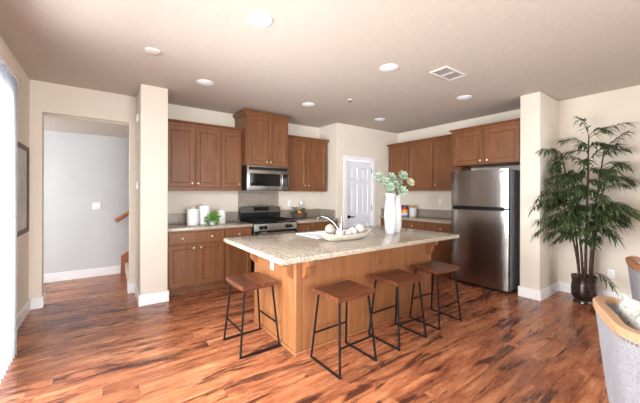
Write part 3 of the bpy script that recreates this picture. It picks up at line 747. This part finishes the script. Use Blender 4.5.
# faucet
fc = thing('faucet', 'chrome single-lever faucet behind the wooden bowl', 'faucet', (2.07, 2.468, .9145), world=True)
bx_, by_ = 2.07, 2.468
bm = new(); lathe(bm, [(.028, .0), (.028, .012), (.023, .02), (.022, .13), (.02, .15), (.008, .158), (0, .159)], (bx_, by_, .9145), 20); part('body', bm, M['chrome'], fc)
bm = new(); tube(bm, [(bx_ - .01, by_ + .015, .985), (bx_ - .035, by_ + .07, 1.06), (bx_ - .07, by_ + .14, 1.112), (bx_ - .10, by_ + .20, 1.125), (bx_ - .118, by_ + .245, 1.118), (bx_ - .122, by_ + .255, 1.095)], [.015, .0145, .014, .0135, .0135, .014], 12); part('spout', bm, M['chrome'], fc)
bm = new(); tube(bm, [(bx_, by_, 1.07), (bx_ + .008, by_ - .003, 1.10), (bx_ + .004, by_ - .002, 1.15)], [.012, .009, .006], 10); part('lever', bm, M['chrome'], fc)
plate((IX0, 2.61, .70), -PI / 2, 'white outlet on the left side of the island')

# ------------------------------------------------------------------ bar stools (long side along local x)
def make_stool(label):
    o = thing('bar_stool', label, 'stool', (0, 0, 0), 0, 'bar stools around the island')
    L, W, zt, th = .198, .167, .590, .036
    def zs(x): return .009 * (x / L) ** 2 - .006
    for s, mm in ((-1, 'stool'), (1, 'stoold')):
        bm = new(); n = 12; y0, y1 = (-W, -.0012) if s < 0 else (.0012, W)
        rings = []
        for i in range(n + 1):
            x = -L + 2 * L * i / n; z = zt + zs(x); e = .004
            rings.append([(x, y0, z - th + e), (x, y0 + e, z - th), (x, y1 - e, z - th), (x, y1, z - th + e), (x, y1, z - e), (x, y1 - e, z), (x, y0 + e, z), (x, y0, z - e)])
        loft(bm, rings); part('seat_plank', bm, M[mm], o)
    r = .0095
    fx_, fy_ = .197, .184        # feet
    tx_, ty_ = .158, .132        # top
    zt2 = .548
    for sx in (-1, 1):
        bm = new(); zz = r * .72
        tube(bm, [(sx * fx_, -fy_, zz), (sx * fx_, fy_, zz)], r, 4, spin=PI / 4); part('floor_bar', bm, M['iron'], o, False)
        for sy in (-1, 1):
            bm = new(); tube(bm, [(sx * fx_, sy * fy_, .0005), (sx * tx_, sy * ty_, zt2)], r, 4, spin=PI / 4); part('leg', bm, M['iron'], o, False)
        bm = new(); tube(bm, [(sx * tx_, -ty_, zt2), (sx * tx_, ty_, zt2)], r, 4, spin=PI / 4); part('top_bar', bm, M['iron'], o, False)
    for sy in (-1, 1):
        k = .21 / zt2; x = fx_ + (tx_ - fx_) * k; y = fy_ + (ty_ - fy_) * k
        bm = new(); tube(bm, [(-x, sy * y, .21), (x, sy * y, .21)], r * .9, 4, spin=PI / 4); part('stretcher', bm, M['iron'], o, False)
    return o
s0 = make_stool('wooden bar stool at the left end of the island, nearest the range')
s0.location = (1.105, 2.60, 0); s0.rotation_euler = (0, 0, PI / 2 + .02)
for x, y, a, lb in ((1.618, 1.895, .02, 'wooden bar stool first from the left along the long front of the island'),
                    (2.303, 1.897, 0.0, 'wooden bar stool in the middle of the three along the island front'),
                    (2.960, 1.915, -.02, 'wooden bar stool nearest the refrigerator along the island front')):
    dup(s0, (x, y, 0), a, lb)

# ------------------------------------------------------------------ things on the island
dbw = thing('dough_bowl', 'long whitewashed wooden bowl holding balls on the island', 'bowl', (2.0, 2.30, .9145), world=True)
bm = new(); rings = []; NB = 28
def bowl_ring(a, b, z, wav=0.0): return [(2.0 + a * math.copysign(abs(math.cos(t)) ** .8, math.cos(t)), 2.30 + b * math.copysign(abs(math.sin(t)) ** .85, math.sin(t)) * (1 + wav * math.sin(3 * t)), z + wav * .25 * math.cos(2 * t) + .02 * abs(math.cos(t)) ** 4 * (1 if z > .95 else 0)) for t in [2 * PI * k / NB for k in range(NB)]]
rings = [bowl_ring(.20, .06, .9147), bowl_ring(.27, .095, .94), bowl_ring(.305, .115, .97, .02), bowl_ring(.325, .122, .985, .02), bowl_ring(.31, .11, .987, .02), bowl_ring(.285, .095, .965), bowl_ring(.24, .07, .94), bowl_ring(.15, .04, .934)]
loft(bm, rings); part('body', bm, M['whitewash'], dbw)
for x, y, r, mm, lb in ((1.79, 2.30, .050, 'stone', 'smooth grey-beige ball at the left end of the bowl'), (1.895, 2.295, .048, 'wicker', 'white textured ball second from the left in the bowl'),
                        (2.0, 2.28, .040, 'pearl', 'small cream ball in the middle of the bowl'), (2.085, 2.305, .046, 'wicker', 'white textured ball right of the bowl middle'), (2.185, 2.30, .046, 'pearl', 'cream ball at the right end of the bowl')):
    zc = .934 + r + max(0, abs(x - 2.0) - .13) * .55 + .004
    o = thing('decor_ball', lb, 'ball', (x, y, zc - r), 0, 'balls in the wooden bowl')
    bm = new(); ball(bm, (0, 0, r), r, 22); bd = part('sphere', bm, M[mm], o)
    if mm == 'wicker':
        bm = new()
        for k in range(7):
            R = Matrix.Rotation(rnd.uniform(0, PI), 3, 'X') @ Matrix.Rotation(rnd.uniform(0, PI), 3, 'Y')
            tube(bm, [Vector((0, 0, r)) + R @ Vector((r * 1.01 * math.cos(a), r * 1.01 * math.sin(a), 0)) for a in [2 * PI * i / 20 for i in range(20)]], .003, 5, closed=True)
        part('string_wrap', bm, M['plastic'], o)
    else:
        bm = new(); lathe(bm, [(.006, 2 * r - .002), (.005, 2 * r + .002), (0, 2 * r + .002)], seg=8); part('button', bm, M[mm], o)
# vases
def vase(label, loc, hgt, rot):
    o = thing('vase', label, 'vase', loc, rot, 'white ceramic vases on the island')
    bm = new(); k = hgt / .465
    def wob(a, z):
        u = max(0, (z - .36 * k) / (.105 * k)); return 1 + .10 * u * u * math.sin(5 * a + 1) + .012 * math.sin(3 * a + z * 22)
    prof = [(.046, 0), (.052, .006), (.058, .06), (.066, .15), (.068, .22), (.064, .30), (.055, .36), (.047, .395), (.046, .415), (.053, .445), (.061, .465), (.057, .4655), (.048, .445), (.041, .415), (.042, .39), (.049, .35), (.05, .2), (.04, .03)]
    lathe(bm, [(r, z * k) for r, z in prof], seg=40, wob=wob); part('body', bm, M['ceramic'], o)
    bm = new(); lathe(bm, [(.060, .058 * k), (.0605, .062 * k), (.060, .066 * k)], seg=40, cap0=False, cap1=False)
    bm.free()
    bm = new()     # soft raised twist lines
    for q in range(5):
        pts = []
        for i in range(14):
            z = .05 + .27 * i / 13; a = 2 * PI * q / 5 + i * .09; rad = .0575 + .0095 * math.sin(PI * min(1, max(0, (z - .03) / .33)))
            pts.append((rad * math.cos(a), rad * math.sin(a), z * k))
        tube(bm, pts, .0028, 6)
    part('raised_line', bm, M['ceramic'], o)
    return o
V1, V2 = (2.72, 2.35, .9145), (2.868, 2.388, .9145)
vase('front white ruffled vase nearer the wooden bowl', V1, .468, .3)
vase('rear white ruffled vase nearer the refrigerator', V2, .452, 1.4)
def rosette(bm, bm2, c, nrm, R):
    nrm = Vector(nrm).normalized(); ax = nrm.orthogonal().normalized(); ay = nrm.cross(ax)
    for ring, (n, tilt, ln) in enumerate(((8, .25, 1.0), (7, .65, .86), (6, 1.0, .66), (4, 1.3, .42))):
        for i in range(n):
            a = 2 * PI * (i + .5 * (ring % 2)) / n + rnd.uniform(-.1, .1)
            d = ax * math.cos(a) + ay * math.sin(a); side = nrm.cross(d)
            dirn = d * math.cos(tilt) + nrm * math.sin(tilt); up = nrm * math.cos(tilt) - d * math.sin(tilt)
            L = R * ln; wd = R * .29 * (1 - .1 * ring); c0 = Vector(c) + nrm * (.004 + .006 * ring)
            rings = []
            for t_, w_, h_ in ((0.02, .45, .10), (.35, .85, .13), (.62, 1.0, .12), (.85, .62, .08)):
                p = c0 + dirn * (L * t_) + up * (R * .10 * t_ * t_)
                rings.append([p + side * (wd * w_), p - up * (h_ * R), p - side * (wd * w_), p + up * (h_ * R * .25)])
            tip = c0 + dirn * L + up * (R * .14)
            Rr = [[bm.verts.new(p) for p in r] for r in rings]
            for A, B in zip(Rr, Rr[1:]):
                for q in range(4): bm.faces.new((A[q], A[(q + 1) % 4], B[(q + 1) % 4], B[q]))
            tv = bm.verts.new(tip)
            for q in range(4): bm.faces.new((Rr[-1][q], Rr[-1][(q + 1) % 4], tv))
SUCC = [((2.614, 2.428, 1.590), .052, 1, 'sage succulent rosette reaching furthest left from the vases'), ((2.767, 2.378, 1.592), .052, 1, 'sage succulent rosette at the top, left of the highest one'),
        ((2.650, 2.345, 1.530), .050, 1, 'sage succulent rosette just below the furthest left one'), ((2.655, 2.293, 1.470), .050, 1, 'sage succulent rosette hanging low over the front vase lip'),
        ((2.76, 2.322, 1.500), .050, 1, 'sage succulent rosette at the centre of the bunch'), ((2.919, 2.331, 1.615), .056, 2, 'sage succulent rosette standing highest of the bunch'),
        ((3.03, 2.312, 1.534), .050, 2, 'pinkish-edged succulent rosette reaching furthest right'), ((2.833, 2.269, 1.425), .058, 2, 'big sage succulent rosette lowest at the right of the bunch'),
        ((2.905, 2.385, 1.54), .048, 2, 'sage succulent rosette at the back between highest and furthest right ones')]
CAMP = Vector((0, 0, 1.38))
for c, R, v, lb in SUCC:
    vx, vy, vz = V1 if v == 1 else V2
    o = thing('succulent_stem', lb, 'succulent', (vx, vy, 1.2), 0, 'succulent stems in the vases', world=True)
    c = Vector(c) - Vector((0, 0, .02)); base_ = Vector((vx + (c.x - vx) * .1, vy + (c.y - vy) * .1, 1.22)); lip = Vector((vx + (c.x - vx) * .16, vy + (c.y - vy) * .16, 1.385))
    n = (Vector((c.x - vx - .25, c.y - vy - .35, .25))).normalized()
    bm = new(); tube(bm, [base_, lip, (lip + c) / 2 + Vector((0, 0, .015)), c - n * .002], .006, 7); part('stem', bm, M['stem'], o)
    bm = new(); top_ = (lip + c) / 2 + Vector((0, 0, .015)); axis_ = (c - top_).normalized()
    for q in range(7):
        a = q * 2.4; pp = top_.lerp(c, .25 + .09 * q); u_ = axis_.orthogonal().normalized(); w_ = axis_.cross(u_); dd = (u_ * math.cos(a) + w_ * math.sin(a) + axis_ * .5).normalized(); sd = dd.cross(axis_).normalized(); L_ = .045
        rows2 = [[bm.verts.new(pp + dd * L_ * f1 + sd * L_ * f2 * k_ + axis_ * (.006 * (1 - abs(k_)))) for k_ in (-1, 0, 1)] for f1, f2 in ((.05, .06), (.45, .24), (.8, .18), (1.0, .02))]
        for A_, B_ in zip(rows2, rows2[1:]):
            for k_ in range(2): bm.faces.new((A_[k_], A_[k_ + 1], B_[k_ + 1], B_[k_]))
    part('stem_leaves', bm, M['stem'], o, False)
    bm = new(); rosette(bm, None, c, n, R * 1.3); part('rosette', bm, M['succ_tip'] if 'pinkish' in lb else M['succ'], o, False)

# ------------------------------------------------------------------ things on the back counters
def canister(label, loc, r, h, rot=0):
    o = thing('canister', label, 'canister', loc, rot, 'white lidded canisters')
    bm = new(); lathe(bm, [(r * .94, 0), (r, .006), (r, h * .80), (r * .97, h * .82), (r * .92, h * .822), (r * .92, h * .5)], seg=32, cap1=False); part('body', bm, M['porcelain'], o)
    bm = new(); lathe(bm, [(r * .98, h * .823), (r * 1.02, h * .83), (r * 1.0, h * .88), (r * .6, h * .925), (r * .2, h * .935)], seg=32); ld = part('lid', bm, M['porcelain'], o)
    bm = new(); lathe(bm, [(.010, h * .93), (.009, h * .95), (.018, h * .965), (.018, h * .985), (.008, h), (0, h)], seg=16); part('knob', bm, M['porcelain'], ld)
    bm = new()     # small handwritten word: soft looping strokes
    pts = []
    for i in range(31):
        t_ = i / 30; a = -PI / 2 - .42 + .84 * t_ - .35; pts.append(((r + .0008) * math.cos(a), (r + .0008) * math.sin(a), h * .60 + .007 * math.sin(t_ * 26) * (1 - .3 * t_)))
    tube(bm, pts, .0017, 5); part('lettering', bm, M['ink'], o)
    return o
ZC = .9145
canister('white lidded canister at the left of the three', (1.064, 4.66, ZC), .082, .265)
canister('tallest white lidded canister in the middle of the three', (1.240, 4.70, ZC), .080, .315)
canister('smallest white lidded canister at the right behind the herb', (1.485, 4.66, ZC), .062, .225)
hb = thing('potted_herb', 'bushy bright green herb in front of the canisters', 'herb', (1.30, 4.50, ZC))
bm = new(); lathe(bm, [(.035, 0), (.045, .05), (.047, .055), (.042, .055), (.04, .04)], seg=20); part('pot', bm, M['ceramic'], hb)
bm = new()
for i in range(240):
    u = rnd.random(); a = rnd.uniform(0, 2 * PI); ph = math.acos(1 - 1.55 * u)
    rr_ = rnd.uniform(.05, .105) * (1.15 if rnd.random() < .15 else 1)
    p = Vector((1.05 * rr_ * math.sin(ph) * math.cos(a), .8 * rr_ * math.sin(ph) * math.sin(a), .07 + rr_ * .95 * math.cos(ph) + .03 * max(0, math.cos(a - .5))))
    p.z = max(.012, p.z); d = Vector((math.cos(a) * math.sin(ph), math.sin(a) * math.sin(ph), math.cos(ph) + .3)).normalized()
    s = d.cross(Vector((rnd.uniform(-1, 1), rnd.uniform(-1, 1), rnd.uniform(-1, 1)))).normalized(); l = rnd.uniform(.018, .034); nn = d.cross(s) * .004
    q = [p, p + d * l * .5 + s * l * .42 + nn, p + d * l, p + d * l * .5 - s * l * .42 + nn]
    vs = [bm.verts.new(x) for x in q]; bm.faces.new(vs)
part('leaves', bm, M['herb'], hb, False)
bm = new()
for i in range(9):
    a = 2 * PI * i / 9; tube(bm, [(0, 0, .03), (.03 * math.cos(a), .03 * math.sin(a), .10), (.05 * math.cos(a), .05 * math.sin(a), .14)], .002, 5)
part('stems', bm, M['herb'], hb)
# basket bowl with fruit
FX, FY = 2.925, 4.69
bk = thing('fruit_basket', 'dark woven basket bowl right of the range', 'basket', (FX, FY, ZC))
bm = new(); lathe(bm, [(.095, 0), (.120, .018), (.140, .06), (.144, .095), (.148, .102), (.140, .106), (.132, .09), (.118, .04), (.08, .024)], seg=36, wob=lambda a, z: 1 + .012 * math.sin(18 * a + z * 200)); part('body', bm, M['basket'], bk)
bm = new(); tube(bm, [(.143 * math.cos(a), .143 * math.sin(a), .104) for a in [2 * PI * i / 36 for i in range(36)]], .008, 8, closed=True); part('rim', bm, M['basket'], bk)
def fruit(name, x, y, z, r, mm, label, cat):
    o = thing(name, label, cat, (x, y, z)); bm = new(); ball(bm, (0, 0, r), r, 20, .94); part('flesh', bm, M[mm], o)
    bm = new(); cyl(bm, (0, 0, 1.9 * r), (.003, 0, 1.9 * r + .012), .003, 6); part('stem', bm, M['cane'], o)
fruit('orange', FX - .035, FY - .075, ZC + .075, .042, 'orange', 'bright orange fruit at the front of the basket', 'orange')
fruit('apple', FX - .005, FY - .005, ZC + .098, .040, 'lime', 'yellow-green apple behind the orange in the basket', 'apple')
bt = thing('glass_bottle', 'small pale bottle with white cap standing behind the basket', 'bottle', (3.085, 4.865, ZC))
bm = new(); lathe(bm, [(.034, 0), (.036, .01), (.036, .21), (.02, .245), (.018, .27)], seg=20); part('body', bm, M['clear'], bt)
bm = new(); lathe(bm, [(.0365, .08), (.0368, .08), (.0368, .17), (.0365, .17)], seg=20, cap0=False, cap1=False); part('label', bm, M['enamel'], bt)
bm = new(); lathe(bm, [(.024, .262), (.026, .268), (.026, .305), (.018, .312), (0, .312)], seg=16); part('cap', bm, M['plastic'], bt)
gr = thing('greenery_sprig', 'grey green leafy sprigs filling the basket around the fruit', 'greenery', (FX, FY, ZC + .06))
bm = new()
for i in range(190):
    a = rnd.uniform(0, 2 * PI); rad = rnd.uniform(.045, .135)
    if abs(math.cos(a) * rad) < .045 and math.sin(a) < 0: continue
    p = Vector((rad * math.cos(a), rad * math.sin(a) * .85, rnd.uniform(.03, .125) + .04 * rnd.random() * (1 if math.cos(a) < -.3 else .6)))
    d = Vector((math.cos(a), math.sin(a), rnd.uniform(-.2, .9))).normalized(); s = d.cross(Vector((rnd.uniform(-1, 1), rnd.uniform(-1, 1), 1))).normalized(); l = rnd.uniform(.025, .05)
    vs = [bm.verts.new(q) for q in (p, p + d * l * .5 + s * l * .3, p + d * l, p + d * l * .5 - s * l * .3)]; bm.faces.new(vs)
part('leaves', bm, M['olive'], gr, False)
bm = new()
for i in range(10):
    a = 2 * PI * i / 10; tube(bm, [(.02 * math.cos(a), .02 * math.sin(a), .0), (.08 * math.cos(a), .07 * math.sin(a), .08)], .002, 5)
part('stems', bm, M['olive'], gr)
# right counter
tn = thing('printed_canister', 'colourful red and yellow printed canister beside the white crock', 'canister', (5.10, 4.01, ZC))
bm = new(); lathe(bm, [(.066, 0), (.07, .006), (.07, .205), (.066, .212), (.0, .214)], seg=28); part('body', bm, M['tin'], tn)
bm = new(); lathe(bm, [(.071, .205), (.072, .206), (.072, .225), (.06, .23), (0, .231)], seg=28); part('lid', bm, M['enamel'], tn)
ck = thing('utensil_crock', 'white ceramic crock on the counter left of the refrigerator', 'crock', (5.12, 3.825, ZC))
bm = new(); lathe(bm, [(.068, 0), (.075, .008), (.076, .17), (.078, .18), (.07, .18), (.066, .05)], seg=30); part('body', bm, M['ceramic'], ck)
bm = new(); lathe(bm, [(.079, .0), (.083, .002), (.083, .012), (.0765, .014)], seg=30, cap0=False, cap1=False); part('base_rim', bm, M['pasta'], ck)
for i, lb in enumerate(('wooden spoon leaning left in the white crock', 'wooden spoon leaning right in the white crock', 'wooden spoon standing upright in the white crock', 'wooden spoon leaning forward in the white crock', 'wooden spoon leaning back in the white crock')):
    dx, dy = ((0, .05), (0, -.05), (0, .005), (-.045, .02), (.03, -.02))[i]
    o = thing('wooden_spoon', lb, 'spoon', (5.12 + dx * .3, 3.825 + dy * .3, ZC + .055), 0, 'wooden spoons in the crock')
    p1 = Vector((dx * .8, dy * .8, .13)); p2 = Vector((dx * 1.2, dy * 1.2, .185))
    bm = new(); tube(bm, [(0, 0, 0), p1], .006, 8); part('shaft', bm, M['pasta'], o)
    bm = new(); tube(bm, [p1 - Vector((0, 0, .005)), (p1 * .6 + p2 * .4), (p1 * .2 + p2 * .8), p2], [.007, .021, .022, .009], 12, sy=.5); part('spoon_bowl', bm, M['pasta'], o)
bm = new(); rings = []
for k, (s, z) in enumerate(((.05, 0), (.055, .012), (.05, .026), (.03, .045), (.012, .052))):
    rings.append([(4.95 + s * (1 + .25 * math.sin(3 * a + k)) * math.cos(a), 2.80 + s * (1 + .2 * math.cos(4 * a + k)) * math.sin(a), ZC + z) for a in [2 * PI * i / 20 for i in range(20)]])
loft(bm, rings); solo('folded_cloth', bm, M['cloth'], 'small crumpled white cloth on the counter by the refrigerator', 'cloth')

# ------------------------------------------------------------------ potted bamboo palm
PXC, PYC = 4.985, 1.105
pl = thing('bamboo_palm', 'tall bamboo palm in dark bronze pot against the right wall', 'potted plant', (PXC, PYC, 0))
PR = .80
bm = new(); lathe(bm, [(r * PR, z) for r, z in ((.115, 0), (.140, .004), (.136, .022), (.124, .04), (.150, .07), (.163, .12), (.166, .17), (.160, .22), (.154, .25), (.155, .275), (.158, .30), (.165, .325), (.168, .338), (.155, .338), (.146, .32), (.14, .29))], seg=40)
pt = part('pot', bm, M['pot'], pl)
bm = new()
for z, r in ((.10, .160), (.215, .162), (.285, .157)):
    tube(bm, [(r * PR * math.cos(a), r * PR * math.sin(a), z) for a in [2 * PI * i / 40 for i in range(40)]], .004, 6, closed=True)
part('ridge', bm, M['pot'], pt)
bm = new(); lathe(bm, [(.142 * PR, .292), (.143 * PR, .312), (.07, .32), (.0, .322)], seg=24); part('soil', bm, M['soil'], pl)
def leaflet(bm, p, d, l, w, droop):
    d = d.normalized(); s = d.cross(Vector((0, 0, 1)))
    s = s.normalized() if s.length > .05 else Vector((1, 0, 0))
    rows_ = []
    for t_, ww in ((0, .12), (.25, .85), (.5, 1.0), (.78, .6), (1.0, .04)):
        q = p + d * (l * t_) + Vector((0, 0, -droop * l * t_ * t_)); rows_.append((q - s * (w * ww) + Vector((0, 0, .15 * w * ww)), q - Vector((0, 0, .1 * w)), q + s * (w * ww) + Vector((0, 0, .15 * w * ww))))
    V = [[bm.verts.new(q) for q in r] for r in rows_]
    for A, B in zip(V, V[1:]):
        for k in range(2): bm.faces.new((A[k], A[k + 1], B[k + 1], B[k]))
XLIM, YLIM = XR - PXC - .015, 1.455 - PYC - .02
def clear(q): return q.x < XLIM and not (q.y > YLIM and q.x > 4.572 - PXC - .03)
def frond(cane, start, heading, rise, length, n, lw, ll, droop):
    """a drooping rachis with narrow leaflets on both sides and at the tip"""
    d = Vector((-math.sin(heading), math.cos(heading), rise)).normalized(); start = Vector(start); pts = []
    for i in range(7):
        t_ = i / 6; pts.append(start + d * (length * t_) + Vector((0, 0, -droop * length * t_ ** 2)))
    for k in range(7):
        if not clear(pts[k]): pts = pts[:k]; break
    if len(pts) < 3: return
    bm = new(); m_ = len(pts)
    tube(bm, pts, [.0042 - .0028 * i / (m_ - 1) for i in range(m_)], 5)
    def leaf(p, dd, l):
        if clear(p + dd.normalized() * l): leaflet(bm, p, dd, l, lw * rnd.uniform(.8, 1.2), rnd.uniform(.2, .7))
    for i in range(n):
        t_ = .15 + .85 * i / (n - 1); k = min(m_ - 2, int(t_ * (m_ - 1))); f_ = t_ * (m_ - 1) - k; p = pts[k].lerp(pts[k + 1], f_); tg = (pts[k + 1] - pts[k]).normalized()
        sd = tg.cross(Vector((0, 0, 1))); sd = sd.normalized() if sd.length > .05 else Vector((0, 1, 0))
        leaf(p, tg * .8 + sd * rnd.uniform(-.3, .3) + Vector((0, 0, rnd.choice((-.8, .5)))), ll * rnd.uniform(.6, .95))
        for sg in (-1, 1):
            leaf(p, tg * rnd.uniform(.5, .9) + sd * sg * rnd.uniform(.5, .95) + Vector((0, 0, rnd.uniform(-.35, .3))), ll * rnd.uniform(.7, 1.1) * (1 - .3 * abs(t_ - .5)))
    leaf(pts[-1], pts[-1] - pts[-2], ll)
    part('frond', bm, M['leaf'], cane, False)
# canes: foot, lean of the top, height, first frond height, number of fronds
CANES = [((.00, -.02), (-.02, -.03), 2.12, 1.30, 11), ((-.05, .05), (-.12, .16), 1.92, 1.10, 10), ((.05, -.06), (.02, -.13), 1.95, 1.10, 10),
         ((-.09, -.03), (-.20, -.08), 1.80, .95, 10), ((.03, .07), (.00, .17), 1.78, 1.00, 8), ((-.03, .01), (-.18, .06), 1.55, .85, 9),
         ((.02, -.09), (-.06, -.14), 1.60, .85, 10), ((-.11, .04), (-.26, .16), 1.50, .80, 9), ((-.06, -.08), (-.18, -.12), 1.30, .75, 8), ((-.10, .00), (-.12, .02), 1.05, .72, 6)]
for ci, ((fx_, fy_), (lx, ly), hh, z0_, nf) in enumerate(CANES):
    bm = new(); pts = []; rad = []
    def cpos(z):
        t_ = (z - .31) / (hh - .31); return Vector((fx_ * .78 + lx * t_ ** 1.5, fy_ * .78 + ly * t_ ** 1.5, z))
    nseg = max(6, int(hh / .11))
    for i in range(nseg + 1):
        z = .31 + (hh - .31) * i / nseg; c = cpos(z); pts.append(c); rad.append(.0115 * (1 - .45 * i / nseg))
        if 0 < i < nseg: pts.append(c + Vector((0, 0, .008))); rad.append(.014 * (1 - .45 * i / nseg))
    tube(bm, pts, rad, 8); cn = part('cane', bm, M['cane'], pl)
    ha = math.degrees(math.atan2(-lx, ly)) if abs(lx) + abs(ly) > .06 else 90
    for k in range(nf):
        t_ = k / (nf - 1); z = min(hh, z0_ + .12 + (hh - z0_ - .12) * t_ + (rnd.uniform(-.11, .11) if k < nf - 1 else 0))
        hd = (ha + (k * 137.5 + ci * 40) % 200 - 100) % 360
        if 200 < hd < 340: hd = 180 + (hd - 200) * .1 if hd < 270 else 350 + (hd - 270) * .1
        low = max(0, min(1, (z - .7) / .55))
        frond(cn, cpos(z), math.radians(hd), .1 + .75 * t_ ** 2 + rnd.uniform(-.3, .5), (.22 + .20 * low) * rnd.uniform(.85, 1.15) * (.72 if 120 < hd < 200 else 1), 12, .0105, .118, (.2 + .5 * rnd.random()) * (.6 + .4 * low))
    if ci == 0: frond(cn, cpos(hh), math.radians(60), 2.6, .36, 9, .0098, .12, .35); frond(cn, cpos(hh - .03), math.radians(175), .75, .42, 9, .0098, .12, .3)
# a short sprig bending down over the rim of the pot
bm = new(); tube(bm, [(-.05, -.07, .315), (-.07, -.11, .40), (-.10, -.14, .42)], [.006, .005, .004], 6); cn = part('cane', bm, M['cane'], pl)
frond(cn, (-.10, -.14, .42), math.radians(165), -.2, .14, 6, .0098, .11, .5)

# ------------------------------------------------------------------ barrel dining chairs (facing local -y)
def chair(label, loc, rot, rail_mat):
    o = thing('barrel_chair', label, 'chair', loc, rot, 'grey upholstered barrel chairs')
    # plan of the shell, from the right arm front round the back to the left arm front
    plan = []
    hw, yb, yf, rc = .315, .30, -.24, .17
    for t_ in (0, .35, .7): plan.append((hw, yf + (yb - rc - yf) * t_))
    for i in range(9):
        a = PI / 2 * i / 8; plan.append((hw - rc + rc * math.cos(a), yb - rc + rc * math.sin(a)))
    for i in range(1, 6): plan.append((hw - rc - (2 * (hw - rc)) * i / 6, yb))
    for i in range(9):
        a = PI / 2 + PI / 2 * i / 8; plan.append((-(hw - rc) + rc * math.cos(a), yb - rc + rc * math.sin(a)))
    for t_ in (.7, .35, 0): plan.append((-hw, yf + (yb - rc - yf) * t_))
    n = len(plan)
    def top(p): return .822 - .20 * max(0, min(1, (yb - .06 - p[1]) / (yb - yf))) ** 1.2
    def at(p, z, inset):
        k = .80 + .20 * ((z - .22) / .53) ** .8 if z > .22 else .80
        l = math.hypot(*p); q = max(0, (l - inset)) / l
        return (p[0] * k * q, (p[1] * (k if p[1] > 0 else 1) * q), z)
    bm = new(); rings = []
    for p in plan:
        t_ = top(p) - .028; ring = []
        for f_ in (0, .25, .5, .75, 1.0): ring.append(at(p, .22 + (t_ - .22) * f_, 0))
        for f_ in (1.0, .75, .5, .25, 0): ring.append(at(p, .22 + (t_ - .22) * f_, .034))
        rings.append(ring)
    loft(bm, rings); sh = part('shell', bm, M['fabric'], o)
    bm = new(); rings = []
    for p in plan:
        t_ = top(p); a = at(p, t_, -.007); b = at(p, t_, .040); z0, z1 = t_ - .028, t_ + .006
        rings.append([(a[0], a[1], z0), (a[0], a[1], z1 - .006), (a[0] * .985, a[1] * .985, z1), (b[0] * 1.02, b[1] * 1.02, z1), (b[0], b[1], z1 - .006), (b[0], b[1], z0)])
    loft(bm, rings); part('top_rail', bm, M[rail_mat], o, label='curved wooden top rail')
    bm = new(); L = 0; acc = 0
    for i in range(n - 1):
        p, q = Vector(plan[i]), Vector(plan[i + 1]); d = (q - p).length; t_ = acc
        while t_ < d:
            m_ = p.lerp(q, t_ / d); zz = top(m_) - .043; c = at(m_, zz, -.001); ball(bm, c, .0048, 6); t_ += .016
        acc = t_ - d
    nh = part('nailheads', bm, M['brass'], sh); nh['kind'] = 'stuff'
    bm = new(); rings = []
    for k, (s, z) in enumerate(((.80, .245), (.86, .26), (.88, .36), (.86, .42), (.78, .438), (.4, .445))):
        rings.append([(max(-.27, min(.27, p[0])) * s / .88 * .80 if True else 0, (p[1] - .0) * s * .80 - .02, z) for p in plan])
    loft(bm, rings); part('seat_cushion', bm, M['fabric'], o)
    bm = new(); box(bm, (-.24, -.24, .20), (.24, .22, .244), .005, 1); part('seat_frame', bm, M[rail_mat], o)
    for sx in (-1, 1):
        for sy, yy in ((-1, -.20), (1, .17)):
            bm = new(); tube(bm, [(sx * .20, yy, .20), (sx * .225, yy + sy * .03, 0.0005)], [.026, .016], 10); part('leg', bm, M[rail_mat], o)
    return o
CH1 = (2.055, .075, 0)
c1 = chair('grey barrel chair with pale wood rail nearest the viewer, holding a cushion', CH1, math.radians(23), 'oak')
c2 = chair('grey barrel chair with brown wood rail farther off at the right edge', (3.64, .20, 0), math.radians(16), 'oak_brown')
pw_ = thing('throw_pillow', 'white and pale green leaf print cushion in the nearest chair', 'cushion', (2.055 + .02 * .92 - .06 * .39, .075 + .02 * .39 + .06 * .92, .45), math.radians(23))
bm = new(); n = 14; S = .215
def pil(u, v, s):
    k = (1 - u ** 4) * (1 - v ** 4); pin = 1 - .10 * (1 - abs(u * v)) * max(abs(u), abs(v)) ** 6
    return Vector((u * S * pin, s * .075 * k ** .55, v * S * pin + S))
for s in (-1, 1):
    g = [[bm.verts.new(pil(-1 + 2 * i / n, -1 + 2 * j / n, s)) for j in range(n + 1)] for i in range(n + 1)]
    for i in range(n):
        for j in range(n): bm.faces.new((g[i][j], g[i + 1][j], g[i + 1][j + 1], g[i][j + 1]))
bmesh.ops.remove_doubles(bm, verts=bm.verts, dist=1e-4)
R3 = Matrix.Rotation(math.radians(-16), 3, 'X')
bmesh.ops.rotate(bm, verts=bm.verts, cent=(0, 0, 0), matrix=R3)
part('cover', bm, M['pillow'], pw_)
bm = new(); cs = []
for i in range(40):
    t_ = i / 10; k = int(t_); f_ = t_ - k; a, b = [((-1, -1), (1, -1)), ((1, -1), (1, 1)), ((1, 1), (-1, 1)), ((-1, 1), (-1, -1))][k]
    cs.append(R3 @ pil(a[0] + (b[0] - a[0]) * f_, a[1] + (b[1] - a[1]) * f_, 1))
tube(bm, cs, .004, 6, closed=True); part('piping', bm, M['pillow'], pw_)
